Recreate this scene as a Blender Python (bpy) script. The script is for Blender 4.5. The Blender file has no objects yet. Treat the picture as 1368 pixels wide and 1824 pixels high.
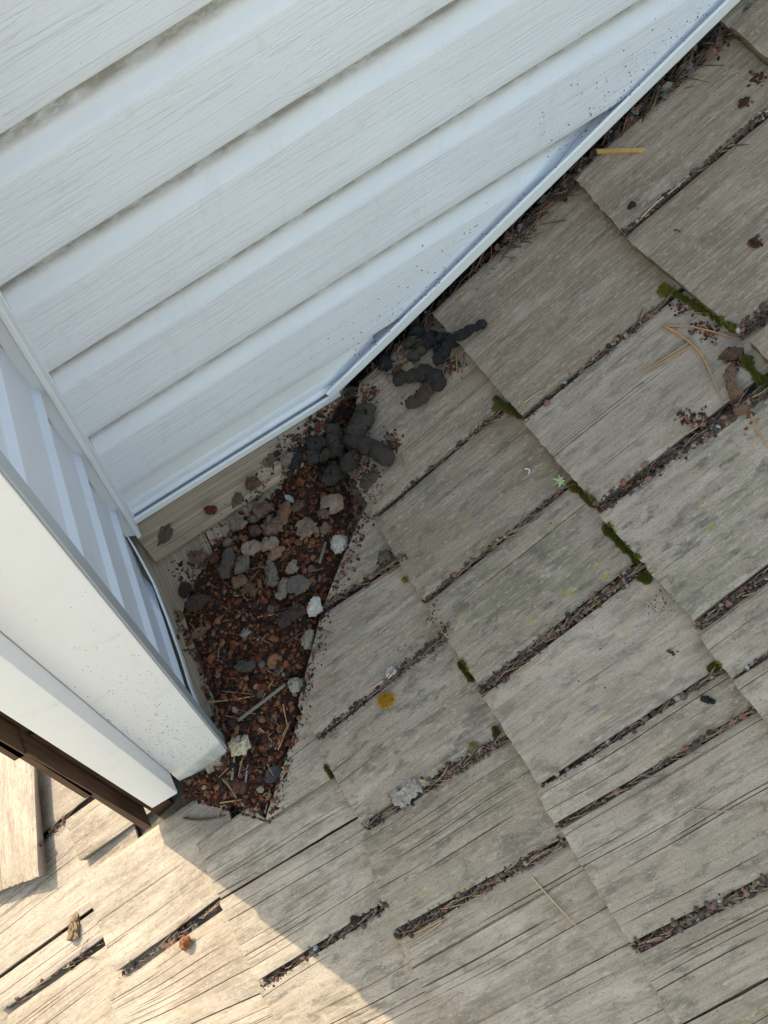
import bpy, bmesh, math, random
from mathutils import Vector as V, Matrix, noise
from mathutils.bvhtree import BVHTree
random.seed(7)
R = math.radians
scene = bpy.context.scene
COL = scene.collection

# ---------------------------------------------------------------- camera
CAM = V((0.1226, -0.6107, 0.8631))
RIGHT = V((0.8653, -0.4686, -0.1781)).normalized()
FWD = V((0.0790, 0.4783, -0.8746)).normalized()
UP = RIGHT.cross(FWD).normalized()
FWD = UP.cross(RIGHT).normalized()
FPX, PX, PY = 1400.0, 560.0, 930.0
cam = bpy.data.cameras.new('camera'); camo = bpy.data.objects.new('camera', cam); COL.objects.link(camo)
camo.matrix_world = Matrix(((RIGHT.x, UP.x, -FWD.x, CAM.x), (RIGHT.y, UP.y, -FWD.y, CAM.y), (RIGHT.z, UP.z, -FWD.z, CAM.z), (0, 0, 0, 1)))
cam.sensor_fit = 'VERTICAL'; cam.sensor_height = 24; cam.sensor_width = 18
cam.lens = FPX / 1824 * 24
cam.shift_x = (684 - PX) / 1824; cam.shift_y = (PY - 912) / 1824
cam.clip_start = 0.01; cam.clip_end = 500
scene.camera = camo

# ---------------------------------------------------------------- sky, sun, exposure
SUN_EL = 44.0
SUN_H = V((0.415, -0.9098, 0))                  # the way the light travels over the roof
world = bpy.data.worlds.new('World'); scene.world = world; world.use_nodes = True
nt = world.node_tree; nt.nodes.clear()
sky = nt.nodes.new('ShaderNodeTexSky'); sky.sky_type = 'NISHITA'; sky.sun_disc = False
sky.sun_elevation = R(SUN_EL); sky.sun_rotation = math.atan2(-SUN_H.x, -SUN_H.y); sky.altitude = 200; sky.dust_density = 1.0; sky.air_density = 2.4; sky.ozone_density = 0.0
bg = nt.nodes.new('ShaderNodeBackground'); bg.inputs['Strength'].default_value = 0.15
wo = nt.nodes.new('ShaderNodeOutputWorld')
nt.links.new(sky.outputs[0], bg.inputs[0]); nt.links.new(bg.outputs[0], wo.inputs[0])
sl = bpy.data.lights.new('sun', 'SUN'); sl.energy = 2.0; sl.angle = R(0.53); sl.color = (1, .93, .70)
so = bpy.data.objects.new('sun', sl); COL.objects.link(so)
ld = V((SUN_H.x * math.cos(R(SUN_EL)), SUN_H.y * math.cos(R(SUN_EL)), -math.sin(R(SUN_EL))))
so.rotation_euler = ld.to_track_quat('-Z', 'Y').to_euler(); so.location = (-2, 3, 4)
scene.view_settings.view_transform = 'Standard'; scene.view_settings.look = 'None'
scene.view_settings.exposure = 1.42; scene.view_settings.gamma = 1
scene.render.resolution_x = 768; scene.render.resolution_y = 1024

# ---------------------------------------------------------------- directions of the place
D = V((0.9961, 0, 0.0885)).normalized()        # along the siding laps
N = V((-0.0885, 0, -0.9961)).normalized()      # down the corner posts
EB = V((0.0900, 0.991, -0.091)).normalized()   # along the laps of the short return wall
U = V((0.8952, -0.0224, 0.4451)).normalized()  # up the roof
Yv = V((0, 1, 0))
NR = U.cross(V((0.0544, 0.997, -0.0554))).normalized()
RP = V((0.3255, -0.02, 0.0008))

def ray(p):
    return (RIGHT * ((p[0] - PX) / FPX) - UP * ((p[1] - PY) / FPX) + FWD)
def on_plane(p, pt, n):
    r = ray(p); return CAM + r * ((pt - CAM).dot(n) / r.dot(n))
def pxm(p, pt):                                  # metres per photo pixel at a point
    return (pt - CAM).dot(FWD) / FPX
_c = on_plane((615, 715), V((0, -.02, 0)), Yv); RP = _c + V((0, 0, -.010))
def roof(p, h=0.0): return on_plane(p, RP + NR * h, NR)
Q = roof((480, 1460), -.004)
PK0 = V((0, 0, -.020))
NP = D.cross(Q - PK0).normalized()
if NP.z < 0: NP = -NP
def pocket(p, h=0.0): return on_plane(p, PK0 + NP * h, NP)

# ---------------------------------------------------------------- helpers
def link(o, parent=None):
    COL.objects.link(o)
    if parent: o.parent = parent
    return o
def thing(name, label, cat, loc=(0, 0, 0), group=None):
    o = bpy.data.objects.new(name, None); COL.objects.link(o); o.location = loc; o.empty_display_size = .02
    o['label'] = label; o['category'] = cat
    if group: o['group'] = group
    return o
def mesh(name, vs, fs, mat, parent=None, smooth=False, attrs=None, origin=None):
    base = parent.location if parent else V((0, 0, 0))
    if origin is None:
        origin = sum((V(v) for v in vs), V((0, 0, 0))) / len(vs)
    origin = V(origin)
    me = bpy.data.meshes.new(name)
    me.from_pydata([tuple(V(v) - origin) for v in vs], [], fs)
    if attrs:
        for k, (typ, data) in attrs.items():
            a = me.attributes.new(k, typ, 'POINT')
            flat = []
            if typ == 'FLOAT': flat = list(data); a.data.foreach_set('value', flat)
            elif typ == 'FLOAT_VECTOR':
                for d in data: flat += list(d)
                a.data.foreach_set('vector', flat)
            else:
                for d in data: flat += list(d)
                a.data.foreach_set('color', flat)
    me.materials.append(mat)
    if smooth: me.polygons.foreach_set('use_smooth', [True] * len(me.polygons))
    me.update()
    o = bpy.data.objects.new(name, me); link(o, parent); o.location = origin - base
    return o
def tag(o, label, cat, group=None, kind=None):
    if label: o['label'] = label
    if cat: o['category'] = cat
    if group: o['group'] = group
    if kind: o['kind'] = kind
    return o

def sharpen(o, deg=32):
    bm = bmesh.new(); bm.from_mesh(o.data)
    for f in bm.faces: f.smooth = True
    for e in bm.edges: e.smooth = not (len(e.link_faces) == 2 and e.calc_face_angle(0) > R(deg))
    bm.to_mesh(o.data); bm.free()
# ---- node helper
class NT:
    def __init__(s, name):
        s.m = bpy.data.materials.new(name); s.m.use_nodes = True; s.t = s.m.node_tree; s.t.nodes.clear()
        s.out = s.n('ShaderNodeOutputMaterial'); s.b = s.n('ShaderNodeBsdfPrincipled'); s.l(s.b.outputs[0], s.out.inputs[0])
    def n(s, t, **k):
        x = s.t.nodes.new(t)
        for a, b in k.items(): setattr(x, a, b)
        return x
    def l(s, a, b): s.t.links.new(a, b)
    def attr(s, name, typ='GEOMETRY'): x = s.n('ShaderNodeAttribute', attribute_name=name, attribute_type=typ); return x
    def scale(s, vec, v):
        x = s.n('ShaderNodeVectorMath', operation='MULTIPLY'); s.l(vec, x.inputs[0]); x.inputs[1].default_value = v; return x.outputs[0]
    def noise(s, vec, scale, detail=4, rough=.6, dist=0.0, dim='3D'):
        x = s.n('ShaderNodeTexNoise'); s.l(vec, x.inputs['Vector']); x.inputs['Scale'].default_value = scale
        x.inputs['Detail'].default_value = detail; x.inputs['Roughness'].default_value = rough; x.inputs['Distortion'].default_value = dist
        return x.outputs[0]
    def ramp(s, f, a, b, lo=0.0, hi=1.0):
        x = s.n('ShaderNodeMapRange'); x.clamp = True; s.l(f, x.inputs[0])
        for i, v in enumerate((a, b, lo, hi)): x.inputs[i + 1].default_value = v
        return x.outputs[0]
    def math(s, op, a, b=None):
        x = s.n('ShaderNodeMath', operation=op)
        for i, v in enumerate((a, b)):
            if v is None: continue
            if isinstance(v, (int, float)): x.inputs[i].default_value = v
            else: s.l(v, x.inputs[i])
        return x.outputs[0]
    def mix(s, f, a, b, blend='MIX'):
        x = s.n('ShaderNodeMix', data_type='RGBA', blend_type=blend)
        for i, v in ((0, f), (6, a), (7, b)):
            if isinstance(v, (int, float)): x.inputs[i].default_value = v
            elif isinstance(v, tuple): x.inputs[i].default_value = (*v, 1)
            else: s.l(v, x.inputs[i])
        return x.outputs[2]
    def bump(s, h, dist, strength=1.0, prev=None):
        x = s.n('ShaderNodeBump'); x.inputs['Distance'].default_value = dist; x.inputs['Strength'].default_value = strength; s.l(h, x.inputs['Height'])
        if prev: s.l(prev, x.inputs['Normal'])
        return x.outputs[0]
    def done(s, col=None, rough=.9, normal=None, spec=.3):
        if col is not None:
            if isinstance(col, tuple): s.b.inputs['Base Color'].default_value = (*col, 1)
            else: s.l(col, s.b.inputs['Base Color'])
        if isinstance(rough, (int, float)): s.b.inputs['Roughness'].default_value = rough
        else: s.l(rough, s.b.inputs['Roughness'])
        s.b.inputs['Specular IOR Level'].default_value = spec
        if normal: s.l(normal, s.b.inputs['Normal'])
        return s.m

def shake_material(name='weathered_wood'):
    t = NT(name)
    g = t.attr('grain').outputs['Vector']          # metres along, across, seed
    tone = t.attr('tone', 'OBJECT').outputs['Fac']; smud = t.attr('smudge', 'OBJECT').outputs['Fac']; green = t.attr('lichen', 'OBJECT').outputs['Fac']
    fib = t.noise(t.scale(g, (14, 420, 1)), 1, 5, .65, .4)
    streak = t.noise(t.scale(g, (6, 70, 1)), 1, 5, .6, .7)
    broad = t.noise(t.scale(g, (7, 16, 1)), 1, 4, .6, .3)
    spk = t.noise(t.scale(g, (420, 700, 1)), 1, 4, .8)
    mott = t.noise(t.scale(g, (110, 260, 1)), 1, 5, .7)
    brown = t.mix(t.ramp(streak, .33, .70), (.215, .150, .100), (.360, .258, .180))
    grey = t.mix(t.ramp(streak, .33, .70), (.372, .280, .214), (.600, .462, .362))
    c = t.mix(tone, brown, grey)
    c = t.mix(t.ramp(broad, .36, .58, .55, 0), c, (.15, .112, .078))
    c = t.mix(t.ramp(t.noise(t.scale(g, (11, 26, 1)), 1.1, 4, .62, .4), .52, .70, 0, .40), c, (.54, .42, .33))
    c = t.mix(t.ramp(fib, .46, .66, .0, .38), c, (.50, .41, .325))
    c = t.mix(t.ramp(fib, .44, .30, .0, .42), c, (.11, .088, .064))
    stn = t.attr('stain', 'OBJECT').outputs['Fac']
    c = t.mix(t.math('MULTIPLY', t.ramp(t.noise(t.scale(g, (6, 11, 1)), 1.2, 4, .6, .3), .42, .66), t.math('MULTIPLY', stn, .6)), c, (.235, .150, .090))
    # soot-grey lens-shaped blotches drawn out along the grain
    bl = t.noise(t.scale(g, (36, 105, 1)), 1, 4, .55, .4)
    b1 = t.math('MULTIPLY', t.ramp(bl, .52, .63), t.ramp(mott, .30, .56))
    b1 = t.math('MULTIPLY', b1, t.math('MULTIPLY', smud, .9))
    c = t.mix(b1, c, (.092, .080, .066))
    b2 = t.math('MULTIPLY', t.math('MULTIPLY', t.ramp(broad, .42, .62), t.ramp(mott, .40, .58)), t.math('MULTIPLY', smud, .7))
    c = t.mix(b2, c, (.122, .096, .068))
    # algae film
    al = t.math('MULTIPLY', t.ramp(t.noise(t.scale(g, (14, 18, 1)), 1.3, 3, .6), .50, .68), t.math('MULTIPLY', green, .6))
    c = t.mix(al, c, (.140, .145, .080))
    # small yellow-green lichen dashes
    ln = t.noise(t.scale(g, (38, 95, 1)), 1, 1, .4)
    c = t.mix(t.math('MULTIPLY', t.ramp(ln, .715, .75), t.math('MULTIPLY', green, .9)), c, (.30, .25, .035))
    # pepper and salt
    c = t.mix(t.ramp(spk, .43, .33, 0, .85), c, (.065, .052, .038))
    c = t.mix(t.ramp(spk, .62, .72, 0, .60), c, (.60, .50, .40))
    c = t.mix(t.math('MULTIPLY', t.ramp(mott, .54, .66), .50), c, (.51, .405, .31))
    c = t.mix(t.math('MULTIPLY', t.ramp(mott, .46, .34), .40), c, (.12, .096, .068))
    cr = t.attr('crack').outputs['Fac']
    c = t.mix(t.math('MULTIPLY', cr, .5), c, (.060, .044, .032))
    h = t.math('ADD', t.math('MULTIPLY', fib, .55), t.math('MULTIPLY', streak, .5))
    n1 = t.bump(h, .0011, 1.0)
    n2 = t.bump(t.math('ADD', spk, mott), .0005, .8, n1)
    return t.done(c, .95, n2, .15)
M_SHAKE = shake_material()

def vinyl_material(name, base, grime_shade=1.0):
    t = NT(name)
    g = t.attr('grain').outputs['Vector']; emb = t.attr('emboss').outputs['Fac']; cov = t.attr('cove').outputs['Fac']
    w = t.noise(t.scale(g, (11, 330, 1)), 1, 4, .55, .8)
    w2 = t.noise(t.scale(g, (3.5, 75, 1)), 1, 3, .5, 1.2)
    lin = t.ramp(w2, .475, .5, 0, 1)
    lin = t.math('MULTIPLY', lin, t.ramp(w2, .525, .5, 0, 1))
    fine = t.noise(t.scale(g, (120, 420, 1)), 1, 3, .6)
    c = t.mix(t.ramp(t.noise(t.scale(g, (5, 9, 1)), 1, 4, .6), .35, .7), base, tuple(x * .93 for x in base))
    dirt = t.math('MULTIPLY', t.ramp(t.noise(t.scale(g, (34, 80, 1)), 1, 6, .72), .25, .55), t.ramp(cov, .46, .74))  # real grime plus painted shade below each lap, strongest high in the cove
    c = t.mix(t.math('MULTIPLY', dirt, .85 * grime_shade), c, (.20, .185, .165))
    scf = t.noise(t.scale(g, (30, 14, 1)), 1.4, 6, .7, .8)
    c = t.mix(t.ramp(scf, .56, .74, 0, .30 * grime_shade), c, (.46, .45, .44))
    spot = t.noise(t.scale(g, (260, 330, 1)), 1, 1, .4)
    c = t.mix(t.ramp(spot, .79, .82, 0, .5 * grime_shade), c, (.25, .23, .2))
    h = t.math('MULTIPLY', emb, t.math('ADD', t.math('MULTIPLY', w, .7), t.math('MULTIPLY', lin, -.28)))
    n1 = t.bump(h, .0008, 1.0)
    n2 = t.bump(fine, .0003, .5, n1)
    return t.done(c, .42, n2, .45)
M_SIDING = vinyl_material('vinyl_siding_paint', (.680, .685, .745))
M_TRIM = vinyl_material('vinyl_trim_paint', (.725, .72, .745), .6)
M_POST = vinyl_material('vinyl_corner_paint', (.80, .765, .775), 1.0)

def simple(name, c1, c2, sc=60, rough=.9, bump=.0008, spec=.2):
    t = NT(name); co = t.n('ShaderNodeTexCoord').outputs['Object']
    n = t.noise(co, sc, 6, .65); n3 = t.noise(co, sc * 6, 4, .65)
    c = t.mix(t.ramp(n, .35, .65), c1, c2); c = t.mix(t.ramp(n3, .3, .7, 0, .5), c, tuple(x * .5 for x in c1))
    return t.done(c, rough, t.bump(t.math('ADD', n, t.math('MULTIPLY', n3, .5)), bump), spec)
M_DECK = simple('old_deck_boards', (.11, .088, .066), (.19, .155, .115), 40)
M_BROWN = None
def stained_board(name='dark_stained_board', k=1.0):
    t = NT(name); g = t.attr('grain').outputs['Vector']
    a = t.noise(t.scale(g, (9, 150, 1)), 1, 5, .6, .5); b = t.noise(t.scale(g, (6, 14, 1)), 1, 3, .6)
    c = t.mix(t.ramp(a, .3, .7), (.034 * k, .016 * k ** 1.25, .009 * k ** 1.4), (.078 * k, .036 * k ** 1.25, .020 * k ** 1.4)); c = t.mix(t.ramp(b, .45, .7, 0, .5), c, (.15, .085, .045))
    return t.done(c, .8, t.bump(a, .001), .25)
M_BROWN = stained_board()
M_EDGE = stained_board('aged_shingle_edge', 1.9)
M_BLACK = NT('dark_cavity').done((.012, .011, .010), .95)
M_HEAP = simple('rotted_litter', (.030, .014, .009), (.085, .036, .020), 220, .95, .003)
def tinted(name, rough=.9, sc=120, bump=.0014, var=.55, spec=.2):
    t = NT(name); co = t.n('ShaderNodeTexCoord').outputs['Object']; oi = t.n('ShaderNodeObjectInfo').outputs['Color']
    n = t.noise(co, sc, 6, .7); n3 = t.noise(co, sc * 4.5, 4, .7)
    c = t.mix(t.ramp(n, .30, .68, var, 0), oi, (.02, .014, .010)); c = t.mix(t.ramp(n3, .60, .75, 0, .45), c, (.42, .36, .28), 'MIX')
    c = t.mix(t.ramp(n3, .42, .3, 0, .5), c, (.015, .010, .007))
    return t.done(c, rough, t.bump(t.math('ADD', n, t.math('MULTIPLY', n3, .55)), bump), spec)
M_DUNG = tinted('dried_droppings', .92, 190, .0040, .35)
M_DUNG_DARK = None
def dark_dung():
    t = NT('dark_droppings'); co = t.n('ShaderNodeTexCoord').outputs['Object']; oi = t.n('ShaderNodeObjectInfo').outputs['Color']
    n = t.noise(co, 150, 6, .7); n3 = t.noise(co, 900, 4, .7)
    c = t.mix(t.ramp(n, .3, .7, .6, 0), oi, (.008, .008, .009)); c = t.mix(t.ramp(n3, .62, .78, 0, .28), c, (.16, .13, .09))
    return t.done(c, .72, t.bump(t.math('ADD', n, t.math('MULTIPLY', n3, .6)), .0026), .35)
M_DUNG_DARK = dark_dung()
M_DRY = tinted('dry_plant_matter', .8, 60, .0004, .25)
def granules():
    t = NT('crumbled_litter'); c = t.attr('Col').outputs['Color']; co = t.n('ShaderNodeTexCoord').outputs['Object']
    n = t.noise(co, 900, 3, .6)
    c = t.mix(t.ramp(n, .3, .7, .45, 0), c, (.012, .008, .006)); return t.done(c, .8, t.bump(n, .0008), .2)
M_GRAN = granules()
M_MOSS = None
def moss():
    t = NT('moss_cushion'); co = t.n('ShaderNodeTexCoord').outputs['Object']; oi = t.n('ShaderNodeObjectInfo').outputs['Color']
    n = t.noise(co, 350, 4, .7); c = t.mix(t.ramp(n, .45, .75, 0, .7), oi, (.03, .028, .009)); return t.done(c, .95, t.bump(n, .002), .1)
M_MOSS = moss()
M_SPECK = NT('spore_black').done((.03, .028, .027), .6)
def board_mat():
    t = NT('treated_board'); g = t.attr('grain').outputs['Vector']
    a = t.noise(t.scale(g, (10, 420, 1)), 1, 5, .6, .5); b = t.noise(t.scale(g, (10, 30, 1)), 1, 4, .6)
    wv = t.noise(t.scale(g, (2.5, 260, 1)), 1, 3, .5, .6)
    c = t.mix(t.ramp(wv, .4, .6), (.270, .192, .126), (.375, .280, .192)); c = t.mix(t.ramp(a, .5, .3, 0, .5), c, (.12, .095, .068))
    c = t.mix(t.ramp(b, .5, .7, 0, .35), c, (.15, .14, .11))
    return t.done(c, .9, t.bump(t.math('ADD', a, wv), .0008), .2)
M_BOARD = board_mat()

# ---------------------------------------------------------------- shapes
def cut_mesh(o, pt, n):
    """cut an object with a plane given in world space, keep the side n points to, close the cut"""
    off = o.location + (o.parent.location if o.parent else V((0, 0, 0)))
    bm = bmesh.new(); bm.from_mesh(o.data)
    r = bmesh.ops.bisect_plane(bm, geom=bm.verts[:] + bm.edges[:] + bm.faces[:], plane_co=pt - off, plane_no=n, clear_inner=True)
    ed = [e for e in bm.edges if e.is_boundary]
    if ed: bmesh.ops.holes_fill(bm, edges=ed, sides=0)
    bm.to_mesh(o.data); bm.free(); o.data.update()

def prism(name, ring, direc, l0, l1, mat, parent, smooth=False, steps=1, closed=True, grain_dir=None, wob=0):
    """extrude a ring of world points along a direction"""
    vs, fs, gr = [], [], []
    k = len(ring); seed = random.random() * 50
    for i in range(steps + 1):
        s = l0 + (l1 - l0) * i / steps
        for j, p in enumerate(ring):
            q = V(p) + direc * s
            if wob: q += V((noise.noise((s * 4, j * .3, seed)), noise.noise((s * 4, j * .3, seed + 9)), 0)) * wob
            vs.append(q); gr.append((s + seed, j * .004 + seed, 0))
    for i in range(steps):
        for j in range(k if closed else k - 1):
            a = i * k + j; b = i * k + (j + 1) % k
            fs.append((a, b, b + k, a + k))
    if closed:
        fs.append(tuple(range(k))[::-1]); fs.append(tuple(range(steps * k, steps * k + k)))
    o = mesh(name, vs, fs, mat, parent, smooth, {'grain': ('FLOAT_VECTOR', gr), 'emboss': ('FLOAT', [0.15] * len(vs)), 'cove': ('FLOAT', [0.25] * len(vs))})
    bm = bmesh.new(); bm.from_mesh(o.data); bmesh.ops.recalc_face_normals(bm, faces=bm.faces[:]); bm.to_mesh(o.data); bm.free()
    return o

# ---- roof shakes
SHAKES = []
def make_shake(parent, BL, BR, TR, TL, ext=.12, tone=.5, smudge=.5, lichen=.2, cracks=3, lift=0.0, th=.0125, cuts=(), jag=.0022, name='shingle', hb=.007, ht=-.007):
    bl, br, tr, tl = roof(BL, hb + lift), roof(BR, hb + lift), roof(TR, ht + lift * .5), roof(TL, ht + lift * .5)
    tl2 = tl + (tl - bl).normalized() * ext; tr2 = tr + (tr - br).normalized() * ext
    seed = random.random() * 100; cup = random.uniform(-.0026, .0022); tone += random.uniform(-.14, .14); twist = random.uniform(-.0018, .0018)
    L = ((tl2 - bl).length + (tr2 - br).length) / 2; Wd = (br - bl).length
    # columns: even ones plus crack lines
    ncol = max(8, int(Wd / .006)); cols = [(i / ncol, 0, 0) for i in range(ncol + 1)]
    cracks = int(cracks * (1.25 if cracks > 6 else .8) + .5)
    for c in range(cracks):
        w = random.uniform(.05, .95); half = random.uniform(.00025, .0007) / Wd; dep = random.uniform(.0006, .0022)
        cols = [x for x in cols if abs(x[0] - w) > half * 1.6 or x[0] in (0, 1)]
        cols += [(w - half, 0, 0), (w, dep, c + 1), (w + half, 0, 0)]
    cols.sort()
    nr = max(10, int(L / .014))
    vs, fs, gr, cr = [], [], [], []
    ranges = {c: (random.uniform(-.3, .25), random.uniform(.15, .9)) for c in range(cracks + 1)}
    for i in range(nr + 1):
        s = i / nr
        for (w, dep, cid) in cols:
            a = bl.lerp(br, w); b = tl2.lerp(tr2, w)
            ss = s
            if i == 0: ss = jag / L * (noise.noise((w * Wd * 120, seed, 0)) + .6 * noise.noise((w * Wd * 420, seed, 3)))
            p = a.lerp(b, ss)
            # gentle meander of the fibre lines and edges
            side = noise.noise((s * L * 9, seed, 5)) * .0011 + noise.noise((s * L * 60, seed, 8 + round(w))) * .0005 * (1 if w in (0, 1) else .3)
            side += noise.noise((s * L * 6.5, w * Wd * 11, seed + 20)) * (.0035 * w * (1 - w) * 4 + .0006)
            p = p + (br - bl).normalized() * side
            h = noise.noise((s * L * 14, w * Wd * 26, seed)) * .0009 + noise.noise((s * L * 8, w * Wd * 300, seed + 4)) * .00045
            h += -.0016 * max(0, 1 - min(w, 1 - w) * Wd / .004) ** 2 - .0014 * max(0, 1 - s * L / .006) ** 2
            h += cup * (2 * w - 1) ** 2 * (1 - .7 * s) + twist * (2 * w - 1) * (1 - s)
            ck = 0
            if dep:
                r0, r1 = ranges[cid]; k = max(0, min(1, (s - r0) * 8, (r1 - s) * 8)); h -= dep * k; ck = k
            vs.append(p + NR * h); gr.append((s * L + seed, w * Wd + seed * 1.7, seed)); cr.append(ck)
    nc = len(cols)
    for i in range(nr):
        for j in range(nc - 1):
            a = i * nc + j; fs.append((a, a + 1, a + nc + 1, a + nc))
    # bottom: outline pushed down
    border = [j for j in range(nc)] + [i * nc + nc - 1 for i in range(1, nr + 1)] + [nr * nc + j for j in range(nc - 2, -1, -1)] + [i * nc for i in range(nr - 1, 0, -1)]
    n0 = len(vs)
    for bidx in border:
        i = bidx // nc; t = th * (1 - .8 * i / nr)
        vs.append(vs[bidx] - NR * t + (U * .0008)); gr.append((gr[bidx][0], gr[bidx][1] + .02, seed)); cr.append(1.6)
    m = len(border)
    for k in range(m):
        a, b = border[k], border[(k + 1) % m]
        fs.append((b, a, n0 + k, n0 + (k + 1) % m))
    fs.append(tuple(range(n0 + m - 1, n0 - 1, -1)))
    o = mesh(name, vs, fs, M_SHAKE, parent, False, {'grain': ('FLOAT_VECTOR', gr), 'crack': ('FLOAT', cr)})
    o['tone'] = tone; o['smudge'] = smudge; o['lichen'] = lichen; o['stain'] = random.random() ** 1.5
    for (p1, p2, keep) in cuts:
        a, b, k = roof(p1), roof(p2), roof(keep)
        n = (b - a).cross(NR).normalized()
        if (k - a).dot(n) < 0: n = -n
        cut_mesh(o, a, n)
    bm = bmesh.new(); bm.from_mesh(o.data); bmesh.ops.recalc_face_normals(bm, faces=bm.faces[:]); bm.to_mesh(o.data); bm.free()
    SHAKES.append(o)
    return o

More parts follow.
